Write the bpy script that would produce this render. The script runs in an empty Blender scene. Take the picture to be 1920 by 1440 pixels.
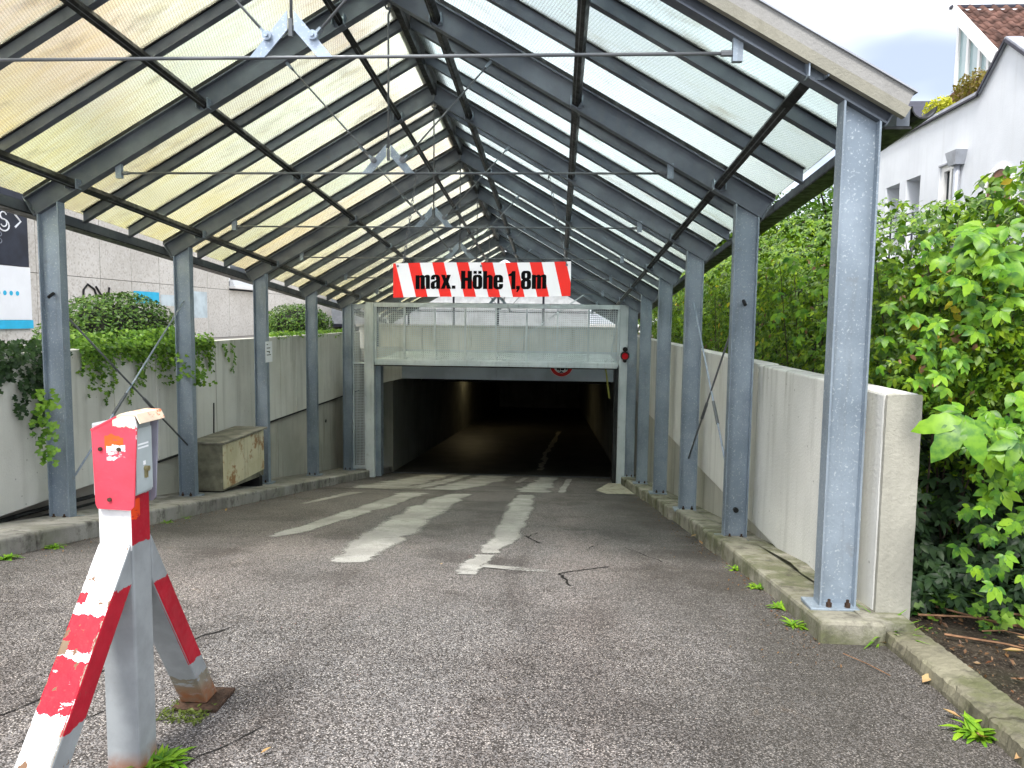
import bpy, bmesh, math, random
import numpy as np
from mathutils import Vector, Matrix
random.seed(7); RNG = np.random.default_rng(11)
scene = bpy.context.scene
COL = scene.collection

# ------------------------------------------------------------------ camera
CAMX, CAMZ = 1.265, 1.572
yaw, pitch, roll = math.radians(-3.483), math.radians(5.012), math.radians(0.707)
def _world(v):
    x, y2, z2 = v
    cp, sp = math.cos(pitch), math.sin(pitch); cy, sy = math.cos(yaw), math.sin(yaw)
    y = y2*cp + z2*sp; z = -y2*sp + z2*cp
    return Vector((x*cy + y*sy, -x*sy + y*cy, z))
cr, sr = math.cos(roll), math.sin(roll)
c_right, c_up, c_fwd = _world((cr, 0, sr)), _world((-sr, 0, cr)), _world((0, 1, 0))
cam = bpy.data.objects.new('camera', bpy.data.cameras.new('camera'))
COL.objects.link(cam)
M = Matrix((( c_right.x, c_up.x, -c_fwd.x, CAMX), (c_right.y, c_up.y, -c_fwd.y, 0.0),
            ( c_right.z, c_up.z, -c_fwd.z, CAMZ), (0, 0, 0, 1)))
cam.matrix_world = M
cam.data.sensor_width = 36.0; cam.data.lens = 1400/1920*36.0
cam.data.clip_start = 0.05; cam.data.clip_end = 600
scene.camera = cam

# ------------------------------------------------------------------ world, sun, exposure
SUN_EL, SUN_AZ = math.radians(58), math.radians(200)     # azimuth clockwise from +Y
world = bpy.data.worlds.new('World'); scene.world = world; world.use_nodes = True
nt = world.node_tree; nt.nodes.clear()
def wn(t, **k):
    n = nt.nodes.new(t)
    for a, b in k.items(): setattr(n, a, b)
    return n
sky = wn('ShaderNodeTexSky', sky_type='NISHITA', sun_disc=False, sun_elevation=SUN_EL, sun_rotation=SUN_AZ)
tc = wn('ShaderNodeTexCoord'); mp = wn('ShaderNodeMapping'); mp.inputs['Scale'].default_value = (1.0, 1.0, 2.2)
mp.inputs['Location'].default_value = (0.98, 0.7, 0.43)
nz = wn('ShaderNodeTexNoise'); nz.inputs['Scale'].default_value = 2.0; nz.inputs['Detail'].default_value = 4; nz.inputs['Roughness'].default_value = 0.5
rp = wn('ShaderNodeValToRGB'); rp.color_ramp.interpolation = 'EASE'; rp.color_ramp.elements[0].position = 0.38; rp.color_ramp.elements[1].position = 0.64
rp.color_ramp.elements[0].color = (1.75, 1.98, 2.5, 1); rp.color_ramp.elements[1].color = (9.6, 9.6, 9.8, 1)   # grey-blue cloud base to bright cloud
mx = wn('ShaderNodeMix', data_type='RGBA'); mx.inputs['Factor'].default_value = 0.88
bg = wn('ShaderNodeBackground'); bg.inputs['Strength'].default_value = 0.10
wo = wn('ShaderNodeOutputWorld')
L = nt.links.new
L(tc.outputs['Generated'], mp.inputs['Vector']); L(mp.outputs['Vector'], nz.inputs['Vector'])
L(nz.outputs['Fac'], rp.inputs['Fac']); L(rp.outputs['Color'], mx.inputs['B'])
L(sky.outputs['Color'], mx.inputs['A']); L(mx.outputs['Result'], bg.inputs['Color']); L(bg.outputs['Background'], wo.inputs['Surface'])
sun = bpy.data.objects.new('sun', bpy.data.lights.new('sun', 'SUN')); COL.objects.link(sun)
sun.data.energy = 1.5; sun.data.angle = math.radians(14); sun.data.color = (1.0, 0.96, 0.9)
sd = Vector((math.sin(SUN_AZ)*math.cos(SUN_EL), math.cos(SUN_AZ)*math.cos(SUN_EL), math.sin(SUN_EL)))
sun.rotation_euler = sd.to_track_quat('Z', 'Y').to_euler()
scene.view_settings.view_transform = 'Standard'; scene.view_settings.look = 'None'
scene.view_settings.gamma = 1; scene.view_settings.use_curve_mapping = False
scene.view_settings.exposure = 1.95
scene.render.engine = 'CYCLES'
scene.cycles.max_bounces = 14; scene.cycles.transmission_bounces = 10; scene.cycles.diffuse_bounces = 4
scene.cycles.use_denoising = True

# ------------------------------------------------------------------ helpers
def sstep(a, b, x):
    t = min(1, max(0, (x-a)/(b-a))); return t*t*(3-2*t)
GY = [-40, 0, 1.5, 2.5, 3.0, 3.5, 4.0, 4.4, 15.6, 45]
GZ = [.25, .235, .215, .19, .167, .136, .086, .03, .03-.1575*11.2, .03-.1575*11.2-.07*29.4]
def gz(y): return float(np.interp(y, GY, GZ))

class MB:
    def __init__(s): s.V = []; s.F = []
    def add(s, vs, fs):
        o = len(s.V); s.V += [tuple(v) for v in vs]; s.F += [tuple(i+o for i in f) for f in fs]; return s
    def box(s, x0, x1, y0, y1, z0, z1):
        return s.add([(x0,y0,z0),(x1,y0,z0),(x1,y1,z0),(x0,y1,z0),(x0,y0,z1),(x1,y0,z1),(x1,y1,z1),(x0,y1,z1)],
                     [(0,3,2,1),(4,5,6,7),(0,1,5,4),(1,2,6,5),(2,3,7,6),(3,0,4,7)])
    def hexa(s, b, t):     # bottom 4, top 4 (ccw from above)
        return s.add(list(b)+list(t), [(0,3,2,1),(4,5,6,7),(0,1,5,4),(1,2,6,5),(2,3,7,6),(3,0,4,7)])
    def prism(s, poly, fn, a, b):
        n = len(poly); vs = [fn(p, a) for p in poly]+[fn(p, b) for p in poly]
        fs = [tuple(range(n-1, -1, -1)), tuple(range(n, 2*n))]+[(i, (i+1) % n, (i+1) % n+n, i+n) for i in range(n)]
        return s.add(vs, fs)
    def bar(s, p0, p1, w, h, up=(0,0,1)):
        p0, p1 = Vector(p0), Vector(p1); d = (p1-p0).normalized(); u = Vector(up)
        sx = d.cross(u).normalized()*(w/2); sz = sx.cross(d).normalized()*(h/2)
        vs = [p+a*sx+b*sz for p in (p0, p1) for a, b in ((-1,-1),(1,-1),(1,1),(-1,1))]
        return s.add(vs, [(0,3,2,1),(4,5,6,7),(0,1,5,4),(1,2,6,5),(2,3,7,6),(3,0,4,7)])
    def tube(s, pts, r, n=8, cap=True):
        pts = [Vector(p) for p in pts]; rs = r if isinstance(r, (list, tuple)) else [r]*len(pts)
        vs = []; prev = None
        for i, p in enumerate(pts):
            d = (pts[min(i+1, len(pts)-1)]-pts[max(i-1, 0)]).normalized()
            if prev is None: a = d.orthogonal().normalized()
            else: a = (prev - d*prev.dot(d)).normalized()
            prev = a; b = d.cross(a)
            for k in range(n):
                t = 2*math.pi*k/n; vs.append(p+(a*math.cos(t)+b*math.sin(t))*rs[i])
        fs = [(i*n+k, i*n+(k+1) % n, (i+1)*n+(k+1) % n, (i+1)*n+k) for i in range(len(pts)-1) for k in range(n)]
        if cap: fs += [tuple(range(n-1, -1, -1)), tuple((len(pts)-1)*n+k for k in range(n))]
        return s.add(vs, fs)
    def disc(s, c, axis, r, h, n=20):
        c, d = Vector(c), Vector(axis).normalized(); return s.tube([c, c+d*h], r, n)
    def torus(s, c, u, v, R1, R2, r, n=10, m=5):
        c, u, v = Vector(c), Vector(u).normalized(), Vector(v).normalized(); w = u.cross(v)
        vs = []; fs = []
        for i in range(n):
            t = 2*math.pi*i/n; p = c+u*R1*math.cos(t)+v*R2*math.sin(t); rad = (u*math.cos(t)+v*math.sin(t))
            for k in range(m):
                q = 2*math.pi*k/m; vs.append(p+rad*r*math.cos(q)+w*r*math.sin(q))
        for i in range(n):
            for k in range(m):
                fs.append((i*m+k, i*m+(k+1) % m, ((i+1) % n)*m+(k+1) % m, ((i+1) % n)*m+k))
        return s.add(vs, fs)
    def build(s, name, mat, parent=None, smooth=False, bevel=0, loc=None):
        me = bpy.data.meshes.new(name)
        base = Vector((0,0,0))
        if parent is not None:
            r = parent
            while r is not None: base = base+r.location; r = r.parent
        elif loc is not None: base = Vector(loc)
        me.from_pydata([tuple(Vector(v)-base) for v in s.V], [], s.F); me.update()
        o = bpy.data.objects.new(name, me); COL.objects.link(o)
        if parent is not None: o.parent = parent
        elif loc is not None: o.location = loc
        if mat: me.materials.append(mat)
        if smooth:
            me.polygons.foreach_set('use_smooth', [True]*len(me.polygons))
        if bevel:
            b = o.modifiers.new('bevel', 'BEVEL'); b.width = bevel; b.segments = 2; b.limit_method = 'ANGLE'; b.angle_limit = 0.6
        return o
def fix_normals(o):
    bm = bmesh.new(); bm.from_mesh(o.data); bmesh.ops.recalc_face_normals(bm, faces=bm.faces); bm.to_mesh(o.data); bm.free(); return o
def tag(o, label=None, cat=None, group=None, kind=None):
    if label: o['label'] = label
    if cat: o['category'] = cat
    if group: o['group'] = group
    if kind: o['kind'] = kind
    return o
def thing(name, label, cat, loc=(0,0,0), group=None):
    o = bpy.data.objects.new(name, None); COL.objects.link(o); o.location = loc; o.empty_display_size = .2
    return tag(o, label, cat, group)
def dup(o, parent, loc=None, rot=None, scale=None):
    c = o.copy(); COL.objects.link(c); c.parent = parent
    if loc is not None: c.location = loc
    if rot is not None: c.rotation_euler = rot
    if scale is not None: c.scale = (scale,)*3 if not hasattr(scale, '__len__') else scale
    return c

# ------------------------------------------------------------------ materials
class NT:
    def __init__(s, name):
        s.m = bpy.data.materials.new(name); s.m.use_nodes = True; s.t = s.m.node_tree
        s.t.nodes.clear(); s.out = s.n('ShaderNodeOutputMaterial')
    def n(s, t, **k):
        o = s.t.nodes.new(t)
        for a, b in k.items():
            if a in ('inp',):
                for i, v in b.items(): o.inputs[i].default_value = v
            else: setattr(o, a, b)
        return o
    def l(s, a, b): s.t.links.new(a, b)
    def pos(s, kind='P', scale=(1,1,1)):
        if kind == 'P': v = s.n('ShaderNodeNewGeometry').outputs['Position']
        else: v = s.n('ShaderNodeTexCoord').outputs['Object']
        m = s.n('ShaderNodeMapping'); m.inputs['Scale'].default_value = scale; s.l(v, m.inputs['Vector']); return m.outputs['Vector']
    def noise(s, vec, scale, detail=5, rough=.55, lo=.35, hi=.65, dist=0):
        n = s.n('ShaderNodeTexNoise'); n.inputs['Scale'].default_value = scale; n.inputs['Detail'].default_value = detail
        n.inputs['Roughness'].default_value = rough; n.inputs['Distortion'].default_value = dist; s.l(vec, n.inputs['Vector'])
        r = s.n('ShaderNodeMapRange', interpolation_type='SMOOTHSTEP'); r.inputs['From Min'].default_value = lo; r.inputs['From Max'].default_value = hi
        s.l(n.outputs['Fac'], r.inputs['Value']); return r.outputs['Result']
    def mix(s, f, a, b, mode='MIX'):
        m = s.n('ShaderNodeMix', data_type='RGBA', blend_type=mode)
        for k, v in (('Factor', f), ('A', a), ('B', b)):
            if isinstance(v, (int, float)): m.inputs[k].default_value = v
            elif isinstance(v, tuple): m.inputs[k].default_value = (*v[:3], 1)
            else: s.l(v, m.inputs[k])
        return m.outputs['Result']
    def math(s, op, a, b=0.0, c=None):
        m = s.n('ShaderNodeMath', operation=op)
        for i, v in enumerate((a, b) if c is None else (a, b, c)):
            if isinstance(v, (int, float)): m.inputs[i].default_value = v
            else: s.l(v, m.inputs[i])
        return m.outputs[0]
    def rng(s, v, a, b, lo=0., hi=1.):
        r = s.n('ShaderNodeMapRange'); r.inputs['From Min'].default_value = a; r.inputs['From Max'].default_value = b
        r.inputs['To Min'].default_value = lo; r.inputs['To Max'].default_value = hi; s.l(v, r.inputs['Value']); return r.outputs['Result']
    def bsdf(s, col, rough=.6, metal=0., bump=None, bstr=.3, bdist=.01, **k):
        p = s.n('ShaderNodeBsdfPrincipled'); s.p = p; p.inputs['Specular IOR Level'].default_value = .22
        for key, v in (('Base Color', col), ('Roughness', rough), ('Metallic', metal)):
            if isinstance(v, (int, float)): p.inputs[key].default_value = v
            elif isinstance(v, tuple): p.inputs[key].default_value = (*v[:3], 1)
            else: s.l(v, p.inputs[key])
        for key, v in k.items(): p.inputs[key.replace('_', ' ')].default_value = v
        if bump is not None:
            b = s.n('ShaderNodeBump'); b.inputs['Strength'].default_value = bstr; b.inputs['Distance'].default_value = bdist
            s.l(bump, b.inputs['Height']); s.l(b.outputs['Normal'], p.inputs['Normal'])
        s.l(p.outputs['BSDF'], s.out.inputs['Surface']); return s.m
    def xyz(s, v):
        x = s.n('ShaderNodeSeparateXYZ'); s.l(v, x.inputs[0]); return x.outputs

def plain(name, col, rough=.6, metal=0., var=.12, scale=6, bump=0, **k):
    t = NT(name); v = t.pos(); f = t.noise(v, scale, 6)
    c = t.mix(f, tuple(x*(1-var) for x in col), tuple(min(1, x*(1+var)) for x in col))
    if bump: return t.bsdf(c, rough, metal, bump=t.noise(v, scale*12, 4), bstr=bump, bdist=.004, **k)
    return t.bsdf(c, rough, metal, **k)

def mk_steel(name, a, b, fleck=(.52,.57,.6), fl=.66, metal=.35, rough=.48):
    t = NT(name); v = t.pos()
    c = t.mix(t.noise(v, 2.2, 6), a, b)
    c = t.mix(t.math('MULTIPLY', t.noise(v, 85, 3, .6, fl-.02, fl+.08), .55), c, fleck)
    vs = t.pos('P', (14, 14, 1.2)); c = t.mix(t.math('MULTIPLY', t.noise(vs, 1.2, 5, .6, .5, .8), .45), c, (.13,.14,.14))
    c = t.mix(t.math('MULTIPLY', t.noise(v, 5, 7, .65, .62, .74), .35), c, (.17,.15,.12))
    return t.bsdf(c, t.rng(t.noise(v, 20, 4), 0, 1, rough-.08, rough+.14), metal, bump=t.noise(v, 70, 3), bstr=.12, bdist=.002)
M_STEEL = mk_steel('galvanised_steel', (.195,.240,.285), (.275,.328,.38), fl=.60)
M_RAFTER = mk_steel('rafter_steel', (.092,.107,.13), (.145,.165,.19), fleck=(.24,.26,.28), fl=.68, metal=.25, rough=.55)
M_DARK = mk_steel('dark_steel', (.014,.015,.015), (.026,.027,.027), fleck=(.06,.06,.06), fl=.7, metal=.2, rough=.45)  # near-black steel shared by purlins, ridge beam, gutters and trim
M_GATE = mk_steel('gate_steel', (.45,.51,.53), (.56,.62,.64), fleck=(.7,.74,.75), fl=.66, metal=.25, rough=.45)
M_ROD = mk_steel('rod_steel', (.11,.12,.13), (.18,.19,.2), fl=.7, metal=.5, rough=.45)
M_PLATE = mk_steel('bright_zinc', (.27,.33,.41), (.37,.43,.51), fleck=(.55,.6,.66), fl=.58, metal=.4, rough=.4)
M_BLACK = plain('black_rubber', (.012,.012,.012), .6)

def mk_concrete(name, a, b, dirt=(.16,.16,.13), streak=.5, moss=0., stain=None):
    t = NT(name); v = t.pos()
    c = t.mix(t.noise(v, 1.1, 6), a, b)
    c = t.mix(t.math('MULTIPLY', t.noise(t.pos('P', (7, 7, .55)), 1.0, 6, .6, .48, .78), streak), c, dirt)
    c = t.mix(t.math('MULTIPLY', t.noise(v, 55, 3, .6, .62, .72), .25), c, tuple(x*.6 for x in a))
    c = t.mix(t.math('MULTIPLY', t.noise(v, 3.3, 8, .7, .58, .75), .35), c, (min(1, b[0]*1.12), min(1, b[1]*1.12), min(1, b[2]*1.08)))
    if moss:
        c = t.mix(t.math('MULTIPLY', t.noise(v, 3.0, 8, .7, .5-.1*moss, .7-.1*moss), min(1, .9*moss)), c, (.075,.085,.03))
        c = t.mix(t.math('MULTIPLY', t.noise(v, 7.0, 8, .7, .5, .68), .75), c, (.06,.055,.045))
    if stain:
        z = t.xyz(v)[2]; top = t.rng(z, stain-.45, stain); st = t.noise(t.pos('P', (5, 5, .35)), 1.3, 7, .65, .5, .66)
        c = t.mix(t.math('MULTIPLY', t.math('MULTIPLY', top, st), .6), c, (.20,.20,.14))
        c = t.mix(t.math('MULTIPLY', t.noise(t.pos('P', (16, 16, .8)), 1.0, 6, .65, .64, .72), .35), c, (.16,.16,.10))
        c = t.mix(t.math('MULTIPLY', t.noise(v, 2.1, 8, .7, .6, .72), .28), c, (.74,.75,.72))
        hole = t.n('ShaderNodeTexVoronoi'); hole.inputs['Scale'].default_value = 9; t.l(v, hole.inputs['Vector'])
        c = t.mix(t.math('MULTIPLY', t.math('LESS_THAN', hole.outputs['Distance'], .06), .55), c, (.14,.14,.12))
    return t.bsdf(c, .85, 0, bump=t.noise(v, 60, 6, .65, .3, .7), bstr=.35, bdist=.004)
M_PANEL = mk_concrete('wall_concrete', (.55,.55,.51), (.64,.64,.60), streak=.34, stain=1.26)
M_PANEL_R = mk_concrete('wall_concrete_light', (.60,.60,.565), (.68,.68,.645), streak=.34, stain=1.26)
M_LOWER = mk_concrete('lower_concrete', (.36,.36,.31), (.47,.46,.41), dirt=(.12,.12,.09), streak=.55)
M_PIER = mk_concrete('pier_concrete', (.27,.265,.225), (.37,.36,.31), streak=.3)
M_KERB = mk_concrete('kerb_concrete', (.24,.23,.19), (.36,.34,.28), dirt=(.08,.08,.06), streak=.5, moss=.9)
M_KERBL = mk_concrete('kerb_concrete_grey', (.23,.22,.20), (.35,.34,.31), dirt=(.07,.07,.06), streak=.6, moss=.35)
M_KERBR = mk_concrete('kerb_concrete_pale', (.21,.20,.155), (.34,.325,.265), dirt=(.06,.058,.042), streak=.6, moss=.85)
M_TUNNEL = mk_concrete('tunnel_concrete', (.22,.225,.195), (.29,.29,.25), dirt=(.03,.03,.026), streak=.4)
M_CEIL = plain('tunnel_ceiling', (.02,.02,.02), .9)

def mk_asphalt():
    t = NT('asphalt'); v = t.pos()
    vo = t.n('ShaderNodeTexVoronoi'); vo.inputs['Scale'].default_value = 195; t.l(v, vo.inputs['Vector'])
    cell = t.xyz(vo.outputs['Color'])
    g = t.rng(cell[0], 0, 1, .045, .20)
    stone = t.mix(cell[1], (.275,.247,.23), (.245,.245,.25))
    c = t.mix(t.rng(cell[0], .25, .95), (.048,.043,.040), stone)
    c = t.mix(t.math('MULTIPLY', t.rng(cell[2], .86, .92), .75), c, (.50,.47,.44))
    edge = t.rng(vo.outputs['Distance'], .45, .75)
    c = t.mix(t.math('MULTIPLY', edge, .7), c, (.035,.032,.030))
    big = t.noise(v, .7, 6, .6, .35, .7)
    c = t.mix(t.math('MULTIPLY', big, .5), c, t.mix(1., c, (1.45,1.38,1.34), 'MULTIPLY'))
    c = t.mix(t.math('MULTIPLY', t.noise(t.pos('P', (2.2, .35, 1)), 1.0, 6, .6, .5, .72), .55), c, t.mix(1., c, (.50,.46,.44), 'MULTIPLY'))
    # tyre-worn lanes, grime fields, dirt along the kerbs and rusty specks
    x = t.xyz(t.pos())
    lane = t.math('ADD', t.rng(t.math('ABSOLUTE', t.math('SUBTRACT', x[0], 1.35)), .0, .55, 1., 0.), t.rng(t.math('ABSOLUTE', t.math('ADD', x[0], .75)), .0, .55, 1., 0.))
    c = t.mix(t.math('MULTIPLY', t.math('MULTIPLY', lane, t.noise(t.pos('P', (1.6, .5, 1)), 1.4, 6, .6, .25, .65)), .55), c, t.mix(1., c, (1.42,1.34,1.30), 'MULTIPLY'))
    c = t.mix(t.math('MULTIPLY', t.noise(v, 1.15, 7, .62, .48, .62), .62), c, t.mix(1., c, (.52,.50,.49), 'MULTIPLY'))
    c = t.mix(t.math('MULTIPLY', t.noise(v, 3.7, 6, .6, .6, .7), .5), c, t.mix(1., c, (.45,.44,.43), 'MULTIPLY'))
    near = t.math('MULTIPLY', t.rng(x[0], .9, 2.2), t.rng(x[1], 3.6, 2.4))
    c = t.mix(t.math('MULTIPLY', near, .45), c, t.mix(1., c, (.55,.52,.48), 'MULTIPLY'))
    side = t.math('MULTIPLY', t.rng(x[0], 1.35, 2.3), t.noise(v, 1.7, 6, .6, .2, .6))
    c = t.mix(t.math('MULTIPLY', side, .68), c, (.042,.038,.030))
    sidel = t.math('MULTIPLY', t.rng(x[0], -1.5, -2.1), t.noise(v, 1.7, 6, .6, .2, .6))
    c = t.mix(t.math('MULTIPLY', sidel, .45), c, (.04,.038,.035))
    c = t.mix(t.math('MULTIPLY', t.noise(v, 2.6, 8, .7, .62, .76), .35), c, (.19,.12,.06))
    h = t.math('SUBTRACT', 1.0, vo.outputs['Distance'])
    return t.bsdf(c, t.rng(cell[0], 0, 1, .55, .8), 0, bump=h, bstr=.55, bdist=.006)
M_ASPHALT = mk_asphalt()
def mk_patch():
    t = NT('mortar_repair'); v = t.pos()
    c = t.mix(t.noise(v, 2.0, 6), (.28,.275,.255), (.40,.395,.37))
    c = t.mix(t.math('MULTIPLY', t.noise(v, 12, 7, .7, .50, .68), .55), c, (.17,.16,.15))
    c = t.mix(t.math('MULTIPLY', t.noise(v, 130, 3, .6, .52, .66), .6), c, (.12,.11,.10))
    t.bsdf(c, .85, 0, bump=t.noise(v, 90, 4), bstr=.4, bdist=.003)
    at = t.n('ShaderNodeAttribute'); at.attribute_name = 'edge_wear'          # thin worn margin of the mortar skim
    w = t.math('ADD', t.math('MULTIPLY', at.outputs['Fac'], .75), t.math('MULTIPLY', t.noise(v, 55, 5, .75, .3, .7), .42))
    w = t.math('ADD', w, t.math('MULTIPLY', t.noise(v, 4.5, 6, .6, .45, .75), .30))
    tr = t.n('ShaderNodeBsdfTransparent'); m = t.n('ShaderNodeMixShader'); t.l(t.rng(w, .62, .95), m.inputs[0])
    t.l(t.p.outputs[0], m.inputs[1]); t.l(tr.outputs[0], m.inputs[2]); t.l(m.outputs[0], t.out.inputs['Surface']); return t.m
M_PATCH = mk_patch()
M_CRACK = plain('crack_dark', (.014,.013,.012), .9)
M_SILL = mk_concrete('threshold_concrete', (.36,.34,.27), (.46,.43,.34), streak=.3, moss=.2)
def mk_soil():
    t = NT('soil'); v = t.pos()
    c = t.mix(t.noise(v, 5, 8, .7), (.030,.022,.015), (.085,.065,.045))
    c = t.mix(t.noise(v, 75, 4, .7, .54, .62), c, (.16,.135,.10))
    c = t.mix(t.noise(v, 38, 4, .7, .64, .7), c, (.30,.26,.2))
    c = t.mix(t.math('MULTIPLY', t.noise(v, 2.3, 6, .6, .5, .7), .6), c, (.05,.055,.025))
    return t.bsdf(c, .95, 0, bump=t.noise(v, 28, 8, .7), bstr=.9, bdist=.03)
M_SOIL = mk_soil()

def mk_glass(name, tint, dirtc, dirt_lo, dirt_amt, side):
    t = NT(name); v = t.pos(); x = t.xyz(v)
    # fine moulded ribs of the rough-cast wired glass
    w1 = t.n('ShaderNodeMath', operation='SINE'); rib = t.math('MULTIPLY', t.math('ADD', t.math('MULTIPLY', x[0], .95), t.math('MULTIPLY', x[1], .25)), 2*math.pi/.016)
    t.l(rib, w1.inputs[0])
    w2 = t.n('ShaderNodeMath', operation='SINE'); t.l(t.math('MULTIPLY', x[1], 2*math.pi/.016), w2.inputs[0])
    r1 = t.rng(w1.outputs[0], .35, 1.0); r2 = t.rng(w2.outputs[0], .6, 1.0)
    wires = t.math('MAXIMUM', r1, t.math('MULTIPLY', r2, .5))
    down = t.rng(t.math('ABSOLUTE', x[0]), dirt_lo, 2.75)
    st = t.noise(t.pos('P', (1.2, 9, 1)), 2.2, 6, .65, .3, .75)
    d = t.math('MULTIPLY', t.math('ADD', t.math('MULTIPLY', down, .75), t.math('MULTIPLY', st, .55)), dirt_amt)
    c = t.mix(d, tint, dirtc); oi = t.n('ShaderNodeObjectInfo')
    pr_ = t.n('ShaderNodeValToRGB'); e = pr_.color_ramp.elements; e[0].color = (.80,.82,.80,1); e[1].color = (.98,.94,.91,1); m_ = e.new(.35); m_.color = (1,1,1,1); m_ = e.new(.7); m_.color = (.88,.95,.93,1)
    t.l(oi.outputs['Random'], pr_.inputs['Fac']); c = t.mix(.85, c, pr_.outputs['Color'], 'MULTIPLY')
    c = t.mix(t.math('MULTIPLY', t.noise(t.pos('P', (1.5,3,1)), 1.6, 7, .65, .52, .72), .45), c, (.50,.46,.36))
    c = t.mix(t.math('MULTIPLY', t.noise(v, 1.3, 5), .25), c, tuple(k*.8 for k in tint))
    c = t.mix(t.math('MULTIPLY', wires, .36), c, (.28,.29,.27))
    rf = t.n('ShaderNodeBsdfRefraction'); rf.inputs['IOR'].default_value = 1.22; rf.inputs['Roughness'].default_value = .24
    tr = t.n('ShaderNodeBsdfTranslucent'); gl = t.n('ShaderNodeBsdfGlossy'); gl.inputs['Roughness'].default_value = .25
    gl.inputs['Color'].default_value = (.8,.8,.8,1)
    b = t.n('ShaderNodeBump'); b.inputs['Strength'].default_value = .10; b.inputs['Distance'].default_value = .002
    t.l(t.noise(v, 140, 3), b.inputs['Height']); t.l(b.outputs['Normal'], rf.inputs['Normal']); t.l(b.outputs['Normal'], gl.inputs['Normal'])
    t.l(c, rf.inputs['Color']); t.l(c, tr.inputs['Color'])
    m1 = t.n('ShaderNodeMixShader'); m1.inputs[0].default_value = .24; t.l(rf.outputs[0], m1.inputs[1]); t.l(tr.outputs[0], m1.inputs[2])
    m2 = t.n('ShaderNodeMixShader'); m2.inputs[0].default_value = .05; t.l(m1.outputs[0], m2.inputs[1]); t.l(gl.outputs[0], m2.inputs[2])
    t.l(m2.outputs[0], t.out.inputs['Surface']); return t.m
M_GLASS_L = mk_glass('rough_glass_yellowed', (.97,.98,.93), (.88,.79,.47), .9, .62, -1)
M_GLASS_R = mk_glass('rough_glass_clear', (.88,.93,.93), (.78,.82,.72), 1.2, .45, 1)

def mk_leaf(name, cols, rough=.42, trans=.30):
    t = NT(name); g = t.n('ShaderNodeNewGeometry'); oi = t.n('ShaderNodeObjectInfo')
    r = t.math('FRACT', t.math('ADD', g.outputs['Random Per Island'], oi.outputs['Random']))
    cr_ = t.n('ShaderNodeValToRGB'); e = cr_.color_ramp.elements
    while len(e) < len(cols): e.new(.5)
    for i, c in enumerate(cols): e[i].position = i/(len(cols)-1); e[i].color = (*c, 1)
    t.l(r, cr_.inputs['Fac'])
    v = t.pos(); c = t.mix(t.math('MULTIPLY', t.noise(v, 25, 4), .35), cr_.outputs['Color'], tuple(x*1.5 for x in cols[-1]))
    t.bsdf(c, rough, 0); t.p.inputs['Specular IOR Level'].default_value = .22
    tl = t.n('ShaderNodeBsdfTranslucent'); t.l(t.mix(1., c, (1.3,1.5,.35), 'MULTIPLY'), tl.inputs['Color'])
    m = t.n('ShaderNodeMixShader'); m.inputs[0].default_value = trans
    t.l(t.p.outputs[0], m.inputs[1]); t.l(tl.outputs[0], m.inputs[2]); t.l(m.outputs[0], t.out.inputs['Surface']); return t.m
M_LEAF = mk_leaf('creeper_leaf', [(.009,.030,.006), (.020,.068,.008), (.042,.118,.010), (.075,.165,.010), (.19,.28,.012)], trans=.2)
M_LEAF_BIG = mk_leaf('creeper_leaf_front', [(.016,.066,.012), (.032,.115,.014), (.055,.165,.014), (.09,.22,.014), (.17,.30,.014)], rough=.38, trans=.2)
M_LEAF_TREE = mk_leaf('tree_leaf', [(.010,.036,.006), (.022,.070,.008), (.045,.115,.010), (.10,.18,.012)], trans=.22)
M_LEAF_BUSH = mk_leaf('bush_leaf', [(.012,.038,.008), (.022,.068,.010), (.042,.115,.014), (.10,.16,.02)], trans=.15)
M_IVY = mk_leaf('ivy_leaf', [(.020,.065,.010), (.045,.125,.014), (.095,.20,.02), (.16,.27,.03)], trans=.22)
M_IVY_DK = mk_leaf('ivy_dark_leaf', [(.012,.028,.014), (.02,.045,.018), (.035,.07,.022)])
M_WEED = mk_leaf('weed_leaf', [(.045,.14,.012), (.09,.22,.015), (.20,.33,.02)], trans=.2)
M_SEDUM = mk_leaf('roof_plant_leaf', [(.25,.24,.03), (.40,.38,.03), (.52,.47,.04), (.3,.34,.04)])
M_SEDUM2 = mk_leaf('roof_moss_leaf', [(.10,.07,.02), (.17,.11,.025), (.16,.15,.03)])
M_ORANGE = mk_leaf('orange_leaf', [(.35,.18,.015), (.45,.27,.02), (.5,.33,.03)])
M_DRYLEAF = mk_leaf('dry_leaf', [(.38,.26,.11), (.42,.32,.16), (.30,.13,.06)], trans=.15)
M_LITTER = mk_leaf('litter', [(.06,.035,.02), (.13,.075,.035), (.22,.15,.08), (.10,.04,.02)], trans=.1)
M_BARK = plain('bark', (.06,.045,.033), .9, var=.4, scale=20, bump=.6)
M_TWIG = plain('twig', (.20,.11,.06), .8, var=.3, scale=20)
M_CORE = plain('inner_shade_twigs', (.012,.014,.009), 1., var=.4, scale=9)  # near-black inner twig mass, deep shade put into its colour

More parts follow.
